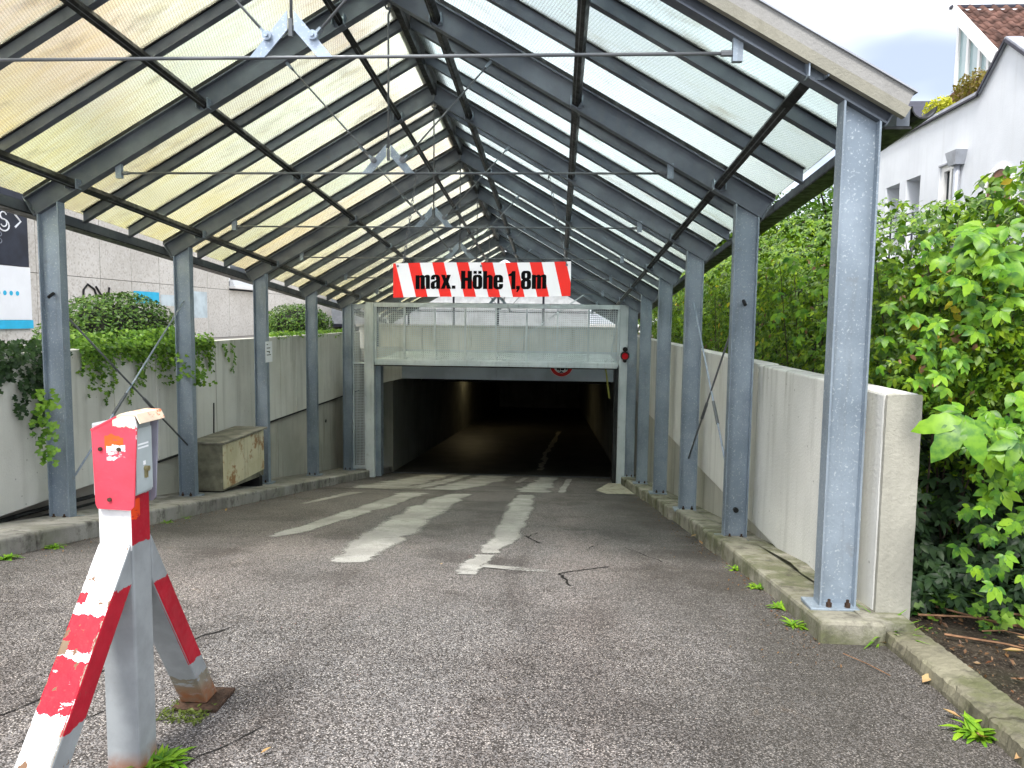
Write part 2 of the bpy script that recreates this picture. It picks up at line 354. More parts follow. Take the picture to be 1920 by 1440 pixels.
M_FASCIA = mk_concrete('fascia_sheet', (.25,.248,.24), (.30,.298,.288), dirt=(.17,.165,.14), streak=.35)
M_FASCIA2 = mk_concrete('fascia_lip', (.22,.215,.18), (.28,.27,.22), dirt=(.12,.115,.08), streak=.5)
M_WHITE = mk_concrete('white_render', (.63,.655,.69), (.69,.715,.75), dirt=(.48,.49,.50), streak=.28)
M_FRAME = plain('white_frame', (.8,.8,.78), .45, var=.03)
M_ZINC = plain('zinc_sheet', (.36,.38,.42), .5, metal=.4)
M_DKTRIM = plain('dark_trim', (.035,.035,.05), .5)
M_TILE = plain('roof_tile_clay', (.105,.055,.043), .8, var=.5, scale=3.3, bump=.5)
M_WGLASS = NT('window_glass').bsdf((.05,.06,.065), .08, 0)
M_PALEGLASS = NT('pale_window_glass').bsdf((.33,.44,.45), .1, 0)
def mk_stone():
    t = NT('facade_stone'); v = t.pos()
    c = t.mix(t.noise(v, .9, 6), (.56,.53,.48), (.66,.63,.58))
    vo = t.n('ShaderNodeTexVoronoi'); vo.inputs['Scale'].default_value = 34; t.l(v, vo.inputs['Vector']); k = t.xyz(vo.outputs['Color'])
    c = t.mix(t.math('MULTIPLY', t.rng(k[0], .72, .9), .6), c, (.40,.36,.31))
    c = t.mix(t.math('MULTIPLY', t.rng(k[1], .8, .95), .4), c, (.75,.74,.72))
    c = t.mix(t.math('MULTIPLY', t.noise(v, 9, 5, .6, .6, .72), .45), c, (.35,.32,.28))
    oi = t.n('ShaderNodeObjectInfo'); c = t.mix(t.math('MULTIPLY', oi.outputs['Random'], .12), c, (.4,.38,.34))
    return t.bsdf(c, .75, 0, bump=t.noise(v, 40, 4), bstr=.2, bdist=.003)
M_STONE = mk_stone()
M_CREAM = plain('yellow_plaster', (.66,.60,.42), .9, var=.12, scale=.4)
M_PALE = plain('pale_plaster', (.76,.76,.69), .9, var=.08, scale=.4)
M_PINK = plain('pink_plaster', (.50,.27,.22), .9, var=.15, scale=.4)
M_NAVY = plain('navy_board', (.018,.022,.035), .45, var=.3, scale=3)
M_BOARD = plain('white_board', (.82,.84,.86), .5, var=.02)
M_CYAN = plain('cyan_print', (.03,.46,.72), .5, var=.06)
M_CYANF = plain('faded_cyan_paint', (.25,.60,.70), .8, var=.3, scale=4)
M_SPRAY = plain('black_spray', (.02,.02,.02), .6)
M_TEXT = NT('black_print').bsdf((.004,.004,.004), .7, Specular_IOR_Level=.05)
M_RUSTBOLT = plain('rusty_bolt', (.05,.03,.02), .8, var=.4, scale=40)

# ================================================================== SETTING
# road: one sheet that falls down the ramp into the garage
def grid_sheet(name, xs, ys, zf, mat, smooth=True):
    V = [(x, y, zf(x, y)) for y in ys for x in xs]; n = len(xs)
    F = [(j*n+i, j*n+i+1, (j+1)*n+i+1, (j+1)*n+i) for j in range(len(ys)-1) for i in range(n-1)]
    b = MB(); b.add(V, F); return b.build(name, mat, smooth=smooth)
road_ys = [-14, -6, -2, 0, .8, 1.5, 2.0, 2.5, 2.75, 3.0, 3.25, 3.5, 3.75, 4.0, 4.2, 4.4, 5, 6, 8, 10, 12, 14, 15.4]
road = MB(); xa = [-2.3, -1, 0, 1, 2.0, 2.62]
V = [(x, y, gz(y)) for y in road_ys for x in xa]; n = len(xa)
road.add(V, [(j*n+i, j*n+i+1, (j+1)*n+i+1, (j+1)*n+i) for j in range(len(road_ys)-1) for i in range(n-1)])
yl = [y for y in road_ys if y <= 3.0]
road.add([(x, y, gz(y)) for y in yl for x in (-40, -10, -2.3)], [(j*3+i, j*3+i+1, (j+1)*3+i+1, (j+1)*3+i) for j in range(len(yl)-1) for i in range(2)])
yr = [y for y in road_ys if y <= 3.5]
road.add([(x, y, gz(y)) for y in yr for x in (2.62, 2.74)], [(j*2, j*2+1, j*2+3, j*2+2) for j in range(len(yr)-1)])
yq = [y for y in road_ys if y <= 1.5]
road.add([(x, y, gz(y)) for y in yq for x in (2.74, 40)], [(j*2, j*2+1, j*2+3, j*2+2) for j in range(len(yq)-1)])
ROAD = tag(road.build('road', M_ASPHALT, smooth=True), 'worn grey asphalt ramp running down into the garage', None, None, 'structure')

# pale repair streaks laid on the asphalt (outlines in metres on the road)
def ribbon_patch(name, cl, mat, jit=.035, dz=.005, n=26):
    """closed outline from a centre line of (x, y, halfwidth)"""
    cl = np.array(cl); t = np.linspace(0, len(cl)-1, n); X = np.interp(t, range(len(cl)), cl[:,0]); Y = np.interp(t, range(len(cl)), cl[:,1]); W = np.interp(t, range(len(cl)), cl[:,2])
    m = MB(); V = []; E = []
    for i in range(n):
        w = W[i]*1.18+.012; a = X[i]-w*(1+random.uniform(-.2,.2))-random.uniform(0,jit)*.5; b = X[i]+w*(1+random.uniform(-.2,.2)); y = Y[i]+random.uniform(-.03,.03)
        end = 1.0 if i in (0, n-1) else 0.0
        for q, e in ((0,1.),(.16,.45),(.32,.0),(.68,.0),(.84,.45),(1,1.)): V.append((a+(b-a)*q, y, gz(y)+dz)); E.append(max(e, end))
    m.add(V, [(6*i+k, 6*i+k+1, 6*i+k+7, 6*i+k+6) for i in range(n-1) for k in range(5)]); o = m.build(name, mat, ROAD)
    at = o.data.attributes.new('edge_wear', 'FLOAT', 'POINT'); at.data.foreach_set('value', E); return o
for cl in ([(-.94,5.6,.04),(-.89,5.9,.08),(-.84,6.6,.10),(-.80,7.6,.13),(-.73,8.6,.15),(-.72,9.6,.19),(-.72,10.3,.22)],
           [(-.08,4.55,.07),(-.05,4.75,.12),(-.08,5.2,.17),(-.12,6.0,.20),(-.14,7.2,.20),(-.14,8.4,.21),(-.10,9.6,.17),(-.03,10.3,.12)],
           [(.745,4.33,.035),(.735,4.5,.065),(.76,4.75,.06),(.80,5.05,.05)],
           [(.80,5.12,.05),(.83,5.5,.08),(.86,6.0,.11),(.86,7.0,.13),(.86,8.4,.13),(.85,9.6,.13),(.85,10.4,.13)],
           [(-1.62,8.2,.03),(-1.55,9.2,.05),(-1.5,10.1,.10)]):
    ribbon_patch('repair_streak', cl, M_PATCH)
for cl in ([(-1.45,10.75,.45),(-1.35,12.0,.38),(-1.2,13.5,.30),(-1.05,15.2,.26)],
           [(-.95,10.9,.16),(-.75,12.2,.14),(-.62,13.6,.10),(-.55,15.1,.08)],
           [(-.42,10.8,.26),(-.22,12.0,.30),(-.05,13.4,.34),(.05,15.2,.33)],
           [(.90,10.75,.26),(.98,12.0,.22),(1.06,13.4,.18),(1.15,15.1,.18)],
           [(1.36,10.9,.04),(1.42,12.4,.05),(1.56,14.6,.05)], [(.60,13.0,.04),(.68,14.6,.05)]):
    ribbon_patch('repair_streak', cl, M_PATCH, n=20)
m = MB()      # wedge-shaped arm of the last repair
m.add([(.80,4.58,gz(4.58)+.006),(1.02,4.50,gz(4.50)+.006),(1.30,4.44,gz(4.44)+.006),(1.34,4.50,gz(4.50)+.006),(1.05,4.60,gz(4.6)+.006),(.82,4.68,gz(4.68)+.006)], [(0,1,4,5),(1,2,3,4)])
o = m.build('repair_streak', M_PATCH, ROAD); at = o.data.attributes.new('edge_wear', 'FLOAT', 'POINT'); at.data.foreach_set('value', [.3,.55,1.,1.,.55,.3])
def crack(pts, w=.006):
    m = MB(); V = []; P = []
    for (a, b) in zip(pts[:-1], pts[1:]):
        for k in range(8): t = k/8; P.append((a[0]+(b[0]-a[0])*t+random.uniform(-.012,.012), a[1]+(b[1]-a[1])*t+random.uniform(-.012,.012)))
    P.append(pts[-1])
    dx, dy = pts[-1][0]-pts[0][0], pts[-1][1]-pts[0][1]; l = math.hypot(dx, dy); nx, ny = -dy/l, dx/l
    for x, y in P:
        ww = w*random.uniform(.4,1.3); V += [(x-nx*ww, y-ny*ww, gz(y-ny*ww)+.0035), (x+nx*ww, y+ny*ww, gz(y+ny*ww)+.0035)]
    m.add(V, [(2*i, 2*i+2, 2*i+3, 2*i+1) for i in range(len(P)-1)]); m.build('crack', M_CRACK, ROAD)
crack([(-1.6,1.95),(-.62,2.35),(-.45,2.75),(-.2,3.2)], .005); crack([(-.62,1.7),(-.42,2.22),(-.2,2.5)], .003)
crack([(1.30,4.46),(1.36,4.12)], .008); crack([(1.30,4.46),(1.62,4.75)], .007); crack([(1.02,6.1),(1.16,5.7)], .01)
crack([(1.04,6.05),(1.12,6.3)], .008); crack([(1.50,5.45),(1.60,5.72)], .006); crack([(.05,1.95),(.30,2.35)], .003); crack([(2.0,5.0),(1.8,5.6)], .004)
# joint across the road and the concrete strip in front of the gate
m = MB()
for i in range(30):
    x0, x1 = -2.15+4.55*i/30, -2.15+4.55*(i+1)/30
    y0, y1 = 10.52+.085*(x0+2.1)/1+.015*math.sin(i*1.7), 10.52+.085*(x1+2.1)/1+.015*math.sin((i+1)*1.7)
    m.add([(x0,y0-.018,gz(y0-.018)+.009),(x1,y1-.018,gz(y1-.018)+.009),(x1,y1+.018,gz(y1+.018)+.009),(x0,y0+.018,gz(y0+.018)+.009)], [(0,1,2,3)])
m.build('expansion_joint', M_CRACK, ROAD)
m = MB(); y0, y1 = 10.93, 13.45
m.add([(2.02,y0,gz(y0)+.006),(2.44,y0+.03,gz(y0+.03)+.006),(2.44,y1,gz(y1)+.006),(2.22,y1,gz(y1)+.006),(1.9,11.6,gz(11.6)+.006)], [(0,1,2,3,4)]); m.build('threshold_slab', M_SILL, ROAD)

# garage floor
fl = MB(); yy = [15.4, 15.6, 20, 30, 45]
fl.add([(x, y, gz(y)) for y in yy for x in (-2.3, 2.7)], [(2*j, 2*j+1, 2*j+3, 2*j+2) for j in range(len(yy)-1)])
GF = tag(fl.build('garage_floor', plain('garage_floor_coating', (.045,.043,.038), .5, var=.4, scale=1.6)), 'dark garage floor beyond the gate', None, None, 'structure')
m = MB(); P = [(.93,16.4),(.96,17.6),(.97,19.3),(1.08,21.5),(1.18,23.5),(1.4,28)]; V = []
for (a, b) in zip(P[:-1], P[1:]):
    for k in range(6):
        t = k/6; x = a[0]+(b[0]-a[0])*t+random.uniform(-.05,.05); y = a[1]+(b[1]-a[1])*t; w = random.uniform(.03,.10); V += [(x-w,y,gz(y)+.005),(x+w,y,gz(y)+.005)]
m.add(V, [(2*i,2*i+1,2*i+3,2*i+2) for i in range(len(V)//2-1)]); m.build('floor_filler', plain('floor_filler', (.42,.40,.34), .8, var=.3, scale=9), GF)
dr = thing('drain_channel', 'dark slotted drain channel across the garage threshold', 'drain', (0,15.36,gz(15.36)))
m = MB()
for i in range(88): x = -2.15+i*.052; m.hexa([(x,15.27,gz(15.27)+.004),(x+.034,15.27,gz(15.27)+.004),(x+.034,15.42,gz(15.42)+.004),(x,15.42,gz(15.42)+.004)], [(x,15.27,gz(15.27)+.012),(x+.034,15.27,gz(15.27)+.012),(x+.034,15.42,gz(15.42)+.012),(x,15.42,gz(15.42)+.012)])
tag(m.build('grate_bar', M_DARK, dr), kind='stuff')
m = MB()
for y in (15.24, 15.43): m.hexa([(-2.17,y,gz(y)-.03),(2.45,y,gz(y)-.03),(2.45,y+.02,gz(y+.02)-.03),(-2.17,y+.02,gz(y+.02)-.03)], [(-2.17,y,gz(y)+.013),(2.45,y,gz(y)+.013),(2.45,y+.02,gz(y+.02)+.013),(-2.17,y+.02,gz(y+.02)+.013)])
m.build('channel_frame', M_ROD, dr)

# ground: soil bed on the right, terrace on the left, deck behind the portal, all out to the horizon
def soilz(x, y): return .15 + .02*math.sin(x*3+y*2) + .03*math.sin(x*1.3-y*.8) - .02*(3.4-y if y < 3.4 else 0)*0 + .02*max(0, x-3)
gs = MB()
ax = [2.90,3.02,3.2,3.5,3.9,4.5,6,9,20,60]; ay = [1.5,1.8,2.2,2.6,3.0,3.4,3.8,4.3,5,7,10,16,30,80]
gs.add([(x, y, min(soilz(x,y), .35)+(random.uniform(-.015,.015) if x < 5 else 0)) for y in ay for x in ax], [(j*len(ax)+i, j*len(ax)+i+1, (j+1)*len(ax)+i+1, (j+1)*len(ax)+i) for j in range(len(ay)-1) for i in range(len(ax)-1)])
tag(gs.build('planting_bed', M_SOIL, smooth=True), 'dark soil of the planting bed', None, None, 'structure')
tr = MB()
tr.box(-60,-3.02,3.0,200,-3.5,1.02); tr.box(-3.0,2.88,15.95,200,.62,1.2); tr.box(2.9,60,80.0,200,-2,.3)
tag(tr.build('terrace_ground', plain('terrace_paving', (.30,.28,.25), .9, var=.2, scale=.7)), 'raised terrace ground beside and beyond the ramp', None, None, 'structure')

# kerbs
def kerb_run(name, label, x0, x1, ya, yb, step, topf, mat, jx=0.012):
    r = thing(name, label, None, (0.5*(x0+x1), ya, gz(ya))); del r['label'] ; tag(r, label, None, None, 'structure')
    y = ya
    while y < yb-.05:
        e = min(yb, y+step*random.uniform(.92,1.08)); d = random.uniform(-jx, jx)
        z0, z1 = topf(y+.01), topf(e-.01)
        m = MB().hexa([(x0+d,y+.006,gz(y)-.25),(x1,y+.006,gz(y)-.25),(x1,e-.006,gz(e)-.25),(x0+d,e-.006,gz(e)-.25)], [(x0+d,y+.006,z0),(x1,y+.006,z0),(x1,e-.006,z1),(x0+d,e-.006,z1)])
        m.build('kerb_stone', mat, r, bevel=.018); y = e
    return r
def led(y): return gz(y)+.13
kerb_run('kerb', 'grey concrete kerb along the left side of the ramp', -2.5, -2.2, 2.2, 15.4, 1.25, led, M_KERBL)
def led_r(y): return gz(y)+.105 if y < 4.3 else gz(y)+.13
kerb_run('kerb', 'mossy concrete kerb under the right row of posts', 2.45, 2.74, 3.28, 5.3, 2.3, led_r, M_KERBR, 0)
kerb_run('kerb', 'short mossy kerb blocks stepping down the right side', 2.46, 2.66, 5.35, 15.3, .55, led_r, M_KERB, .03)
def ledge(nm, lb, xa_, xb_, mt, f, ys_, dz=0):
    m = MB(); m.add([(x, y, f(y)-.004+dz) for y in ys_ for x in (xa_, xb_)], [(2*j, 2*j+1, 2*j+3, 2*j+2) for j in range(len(ys_)-1)])
    if xa_ > 0: m.add([(xa_,3.3,f(3.3)-.004),(xb_,3.3,f(3.3)-.004),(xb_,3.3,0),(xa_,3.3,0)], [(0,1,2,3)])
    if dz: m.add([(xb_, y, f(y)-.004) for y in ys_]+[(xb_, y, f(y)-.004+dz) for y in ys_], [(j+1, j, len(ys_)+j, len(ys_)+j+1) for j in range(len(ys_)-1)])
    tag(m.build(nm, mt), lb, None, None, 'structure')
yl_ = [3.0]+[y for y in road_ys if 3.0 < y]
ledge('ledge', 'dirty concrete ledge behind the left kerb', -2.735, -2.5, M_KERBL, led, yl_)
ledge('trough', 'dark sunken gap under the left wall panels', -3.8, -2.735, M_SOIL, led, [y for y in yl_ if y < 7.4]+[7.4], -.32)
ledge('ledge', 'dirty concrete strip at the foot of the left wall', -2.95, -2.7355, M_KERBL, led, [7.4]+[y for y in yl_ if y > 7.4])
ledge('ledge', 'mossy concrete ledge behind the right kerb', 2.66, 2.86, M_KERB, led_r, [3.3]+[y for y in road_ys if 3.4 < y])
# weathered edging along the soil bed in front
kb = thing('kerb', 'x', None, (2.8, 3.3, .16))
tag(kb, 'weathered mossy kerb edging the soil bed', None, None, 'structure')
def rough_block(x0, x1, ya, yb, zb, ztf, nx=8, ny=60, nz=5, amp=.0028, wear=.010):
    # a worn block: grid faces pushed in and out, arrises knocked off
    m = MB(); idx = {}
    def vert(i, j, k):
        if (i,j,k) in idx: return idx[(i,j,k)]
        u, v, w = i/nx, j/ny, k/nz; y = ya+(yb-ya)*v; zt = ztf(y); p = [x0+(x1-x0)*u, y, zb+(zt-zb)*w]
        if k == nz:
            if i == 0: q_ = abs(math.sin(j*.31)*.5+math.sin(j*.73+1)*.3)+random.uniform(0,.25); p[0] += wear*(.3+q_); p[2] -= wear*(.2+q_)
            if j in (0, ny): p[2] -= wear*random.uniform(.1,.6)
        p = [q+random.uniform(-amp, amp)*(.6 if n_ == 1 else 1) for n_, q in enumerate(p)]
        m.V.append(tuple(p)); idx[(i,j,k)] = len(m.V)-1; return idx[(i,j,k)]
    for j in range(ny):
        for i in range(nx): m.F.append((vert(i,j,nz),vert(i+1,j,nz),vert(i+1,j+1,nz),vert(i,j+1,nz)))
        for k in range(nz): m.F.append((vert(0,j+1,k),vert(0,j,k),vert(0,j,k+1),vert(0,j+1,k+1))); m.F.append((vert(nx,j,k),vert(nx,j+1,k),vert(nx,j+1,k+1),vert(nx,j,k+1)))
    for i in range(nx):
        for k in range(nz): m.F.append((vert(i,0,k),vert(i+1,0,k),vert(i+1,0,k+1),vert(i,0,k+1))); m.F.append((vert(i+1,ny,k),vert(i,ny,k),vert(i,ny,k+1),vert(i+1,ny,k+1)))
    return m
y = 3.46; M_KERBS = mk_concrete('kerb_concrete_mossy', (.13,.12,.085), (.24,.225,.16), dirt=(.04,.036,.026), streak=.6, moss=.8)
while y > .6:
    e = y-.95; rough_block(2.735, 2.90, e+.008, y-.008, .02, lambda q: gz(q)+.062).build('kerb_stone', M_KERBS, kb, smooth=False); y = e

# ------------------------------------------------------------------ retaining walls
def wall_panels(root, x0, x1, joints, z0, z1, mat, name='concrete_panel'):
    for a, b in zip(joints[:-1], joints[1:]):
        MB().box(x0, x1, a+.009, b-.009, z0, z1).build(name, mat, root, bevel=.008)
lw = thing('retaining_wall', 'grey concrete panel wall with ivy along the left of the ramp', 'wall', (-2.95, 9.5, .06))
wall_panels(lw, -3.0, -2.85, [3.02, 4.77, 7.41, 10.05, 11.51, 12.69, 15.33], .055, 1.262, M_PANEL)
wall_panels(lw, -3.06, -2.92, [7.31, 9.2, 10.9, 12.3, 13.9, 15.6], -1.55, .048, M_LOWER, 'base_panel')
for yy_ in (6.67, 8.75, 10.85): MB().box(-2.8505, -2.846, yy_-.004, yy_+.004, .07, 1.25).build('joint_bead', M_LOWER, lw)
MB().box(-3.02,-2.86,7.30,15.3,.028,.054).build('shadow_strip', M_DARK, lw)  # near-black strip painting the shadow line below the panels
m = MB(); m.tube([(-2.95,5.0,.0),(-2.93,5.6,-.02),(-2.95,6.6,-.10)], .018, 6); m.tube([(-2.97,5.2,-.05),(-2.95,6.0,-.12),(-2.96,7.0,-.2)], .012, 6); m.build('conduit', M_DARK, lw)
m = MB(); m.tube([(-2.845,8.65,.10),(-2.842,8.66,.38),(-2.845,8.67,.52)], .008, 6); m.build('conduit', M_DARK, lw)
m = MB(); m.tube([(-2.845,10.02,.10),(-2.845,10.03,.95)], .011, 6); m.build('conduit', M_ROD, lw)
m = MB(); m.disc((-2.918,13.2,-.32), (1,0,0), .03, .012, 10); m.build('wall_hole_cap', M_BLACK, lw)
rw = thing('retaining_wall', 'pale concrete panel wall along the right of the ramp', 'wall', (2.83, 9.5, .06))
MB().box(2.75, 2.905, 3.47, 5.62, .055, 1.255).build('concrete_panel', M_PANEL_R, rw, bevel=.012)
wall_panels(rw, 2.75, 2.905, [5.625, 8.26, 10.9, 13.2, 15.33], .055, 1.262, M_PANEL_R)
MB().hexa([(2.775,3.49,-.1),(2.9,3.49,-.1),(2.9,5.6,-.3),(2.775,5.6,-.3)], [(2.775,3.49,.05),(2.9,3.49,.05),(2.9,5.6,.05),(2.775,5.6,.05)]).build('base_panel', M_LOWER, rw)
wall_panels(rw, 2.79, 2.9, [5.6, 8.26, 10.9, 13.2, 15.33], -1.6, .048, M_LOWER, 'base_panel')
rough_block(2.751, 2.906, 3.445, 3.469, .055, lambda q: 1.252, nx=6, ny=2, nz=34, amp=.0011, wear=.004).build('pier_face', M_PIER, rw)
MB().box(2.752, 2.903, 3.475, 3.62, .0, .054).build('pier_foot', M_PIER, rw, bevel=.02)

# ------------------------------------------------------------------ garage portal and tunnel
pt = thing('garage_portal', 'dark concrete mouth of the underground garage with grey lintel', 'garage', (0, 15.6, gz(15.6)))
LZ0, LZ1 = .28, .90
for a, b in ((-2.6,-.02),(-.014,2.9)): MB().box(a, b, 15.6, 15.9, LZ0, LZ1).build('lintel_panel', plain('lintel_paint', (.46,.53,.59), .55, var=.15, scale=1.3), pt, bevel=.006)
for a, b in ((-2.95,-1.6),(-1.59,-.55),(-.54,.55),(.56,1.7),(1.71,2.9)): MB().box(a, b, 15.62, 15.9, LZ1+.004, 1.36).build('parapet_panel', M_PANEL, pt, bevel=.008)
MB().box(-3.0,2.95,15.58,15.93,1.364,1.42).build('parapet_cap', M_LOWER, pt)
MB().hexa([(-2.62,14.85,.20),(-2.44,14.85,.20),(-2.02,15.58,.28),(-2.62,15.58,.28)], [(-2.62,14.85,.95),(-2.44,14.85,.95),(-2.02,15.58,.95),(-2.62,15.58,.95)]).build('wall_haunch', M_PANEL_R, pt)
MB().box(-2.62,-2.42,15.0,15.6,-1.75,.19).build('jamb', M_PANEL, pt)
MB().box(2.48,2.75,15.35,15.6,-1.8,.279).build('jamb', M_LOWER, pt)
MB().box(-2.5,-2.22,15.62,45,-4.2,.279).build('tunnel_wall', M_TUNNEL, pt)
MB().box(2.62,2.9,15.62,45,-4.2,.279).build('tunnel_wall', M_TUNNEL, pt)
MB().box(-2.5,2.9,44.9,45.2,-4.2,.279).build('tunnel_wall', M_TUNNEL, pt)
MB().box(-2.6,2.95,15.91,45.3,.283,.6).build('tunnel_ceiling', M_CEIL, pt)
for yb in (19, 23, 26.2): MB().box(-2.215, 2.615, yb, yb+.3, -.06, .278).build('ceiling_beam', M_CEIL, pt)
MB().bar((2.24,15.2,.58),(2.33,15.25,-.02),.045,.012).build('hanging_strip', plain('yellow_strip', (.55,.56,.14), .6), pt)
mlamp = NT('warm_lamp'); em = mlamp.n('ShaderNodeEmission'); em.inputs['Color'].default_value = (1,.80,.42,1); em.inputs['Strength'].default_value = 9
mlamp.l(em.outputs[0], mlamp.out.inputs['Surface'])
lp = thing('ceiling_lamp', 'warm strip lamp glowing on the garage ceiling', 'lamp', (-1.9,27.7,.28))
MB().box(-1.98,-1.82,27.2,28.3,.22,.278).build('lamp_body', M_FRAME, lp); MB().box(-1.96,-1.84,27.22,28.28,.19,.218).build('lamp_tube', mlamp.m, lp)

# ================================================================== CANOPY
Y1, D, SL = 3.536, 2.0, .075
FY = [Y1+D*k for k in range(8)]
def drop(y): return SL*(y-Y1)
TAN, UND, TOP = .5706, 3.995, 4.175
CO = 1/math.sqrt(1+TAN*TAN); SI = TAN*CO
cp_ = thing('glass_canopy', 'grey steel canopy with pitched rough glass roof over the ramp', 'canopy', (0, 9.5, 0))
BASE = [.229,-.041,-.34,-.639,-.955,-1.276,-1.585,1.21]
H, B, TF, TW = .157, .084, .009, .007
PROF = [(-B/2,0),(B/2,0),(B/2,TF),(TW/2,TF),(TW/2,H-TF),(B/2,H-TF),(B/2,H),(-B/2,H),(-B/2,H-TF),(-TW/2,H-TF),(-TW/2,TF),(-B/2,TF)]
def rafter(y, s):
    # profile (yy, hh): hh perpendicular to the slope; mitred at the ridge, square at the eave
    def fn(p, e):
        vv = p[1]/CO
        if e == 0: x = 0.0012*s; z = UND+vv-TAN*.0012
        else: x = 2.70+p[1]*SI; z = UND-TAN*2.70+p[1]*CO; x *= s
        return (x, y+p[0], z-drop(y))
    return fix_normals(MB().prism(PROF, fn, 0, 1).build('rafter', M_RAFTER, cp_))
for k, y in enumerate(FY):
    for s in (-1, 1):
        r = rafter(y, s)
        MB().add([(s*2.695,y-.045,UND-TAN*2.695-.012-drop(y)),(s*2.695,y+.045,UND-TAN*2.695-.012-drop(y)),(s*(2.70+H*SI),y+.045,UND-TAN*2.70+H*CO-drop(y)),(s*(2.70+H*SI),y-.045,UND-TAN*2.70+H*CO-drop(y)),
                  (s*2.705,y-.045,UND-TAN*2.695-.006-drop(y)),(s*2.705,y+.045,UND-TAN*2.695-.006-drop(y)),(s*(2.712+H*SI),y+.045,UND-TAN*2.70+H*CO+.004-drop(y)),(s*(2.712+H*SI),y-.045,UND-TAN*2.70+H*CO+.004-drop(y))],
                 [(0,1,2,3),(4,7,6,5),(0,4,5,1),(1,5,6,2),(2,6,7,3),(3,7,4,0)]).build('end_plate', M_RAFTER, r)
        # purlin cleats and bolts on this rafter
        for xc in (.352, 1.368, 2.39):
            zc = UND-TAN*xc+.055-drop(y); a = s*xc
            MB().prism([(-.045,-.006),(.045,-.006),(.045,-.072),(.039,-.072),(.039,-.012),(-.039,-.012),(-.039,-.072),(-.045,-.072)], lambda p, e: (a+p[0], y+p[1], zc+(-.035,.035)[e]), 0, 1).build('cleat', M_STEEL, r)
        # post
        if k == 7 : continue
        zb = BASE[k]
        prof = [(2.515,-.042),(2.524,-.042),(2.524,-.0035),(2.673,-.0035),(2.673,-.042),(2.682,-.042),(2.682,.042),(2.673,.042),(2.673,.0035),(2.524,.0035),(2.524,.042),(2.515,.042)]
        po = fix_normals(MB().prism(prof, lambda p, e: (s*p[0], y+p[1], zb+.014 if e == 0 else UND-TAN*p[0]-drop(y)-.002), 0, 1).build('post', M_STEEL, cp_))
        MB().box(min(s*2.465,s*2.69), max(s*2.465,s*2.69), y-.075, y+.075, zb-.004, zb+.014).build('base_plate', M_STEEL, po, bevel=.004)
        for bx in (2.555, 2.64):
            for q in (-1, 1): MB().tube([(s*bx,y+q*.05,zb+.013),(s*bx,y+q*.05,zb+.034),(s*bx,y+q*.05,zb+.0345),(s*bx,y+q*.05,zb+.05)], [.013,.013,.007,.007], 6).build('anchor_bolt', M_RUSTBOLT, po)
    # tie rod with brackets
    zr = 2.774-drop(y)
    tie = MB().tube([(-2.03,y,zr),(2.03,y,zr)], .0085, 8).build('tie_rod', M_ROD, cp_, smooth=True)
    for s in (-1, 1):
        MB().box(s*2.048-.022, s*2.048+.022, y-.016, y+.016, zr-.038, UND-TAN*2.02-drop(y)-.001).build('rod_bracket', M_STEEL, tie)
        MB().tube([(s*1.975,y,zr),(s*2.024,y,zr)], .014, 6).build('rod_nut', M_ROD, tie)
    # ridge stub, hook, hanger and chevron plate
    m = MB(); m.box(-.008,.008,y-.036,y+.036,UND-drop(y)+.02,TOP-drop(y)-.02); 
    m.torus((0,y,UND-drop(y)-.03), (1,0,0), (0,0,1), .022, .03, .007, 12, 6)
    hg = MB().tube([(0,y,UND-drop(y)-.045),(.012,y,UND-drop(y)-.07),(0,y,UND-drop(y)-.10),(0,y,zr+.11)], .0075, 7).build('hanger_rod', M_ROD, cp_, smooth=True)
    m.build('ridge_hook', M_ROD, hg)
    m = MB()
    for s in (-1, 1):
        pl = [(s*.016,zr+.207),(s*.197,zr-.002),(s*.126,zr-.002),(s*.016,zr+.120)]
        m.prism(pl, lambda p, e: (p[0], y+(-.012,-.005)[e], p[1]), 0, 1)
    ch = fix_normals(m.build('chevron_plate', M_PLATE if k == 0 else M_STEEL, cp_))
    for s in (-1, 1): MB().tube([(s*.108,y-.006,zr+.092),(s*.108,y-.030,zr+.092),(s*.108,y-.0305,zr+.092),(s*.108,y-.04,zr+.092)], [.022,.022,.010,.010], 14).build('pin', M_PLATE if k == 0 else M_ROD, ch)
    MB().tube([(0,y-.008,zr+.09),(0,y-.008,zr+.17)], .012, 8).build('hanger_nut', M_ROD, ch)
    for s in (-1, 1):
        p0 = Vector((s*.108,y,zr+.092)); xe = .745; p1 = Vector((s*xe,y,UND-TAN*xe-drop(y)-.012))
        dg = MB().tube([p0,p1], .0065, 7).build('diagonal_rod', M_ROD, cp_, smooth=True)
        d = (p1-p0).normalized(); m = MB(); m.bar(p0-d*.02, p0+d*.05, .012, .034, (0,1,0)); m.bar(p1-d*.05, p1+d*.01, .02, .028, (0,1,0)); m.build('rod_fork', M_STEEL, dg)
# purlins and ridge beam, frame to frame
for k in range(7):
    ya, yb = FY[k]+.003, FY[k+1]-.003
    for s in (-1, 1):
        for xc in (.352, 1.368, 2.39):
            za, zb = UND-TAN*xc+.055-drop(ya), UND-TAN*xc+.055-drop(yb)
            up = (s*SI, 0, CO)
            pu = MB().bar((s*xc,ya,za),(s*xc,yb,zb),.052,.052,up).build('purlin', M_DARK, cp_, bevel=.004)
            o = Vector((s*SI,0,CO))*-.0262; MB().bar(Vector((s*xc,ya+.05,za))+o,Vector((s*xc,yb-.05,zb))+o,.006,.004,up).build('purlin_seam', M_ROD, pu)
    MB().bar((0,ya+.0,UND+.10-drop(ya)),(0,yb,UND+.10-drop(yb)),.05,.075).build('ridge_beam', M_DARK, cp_, bevel=.004)
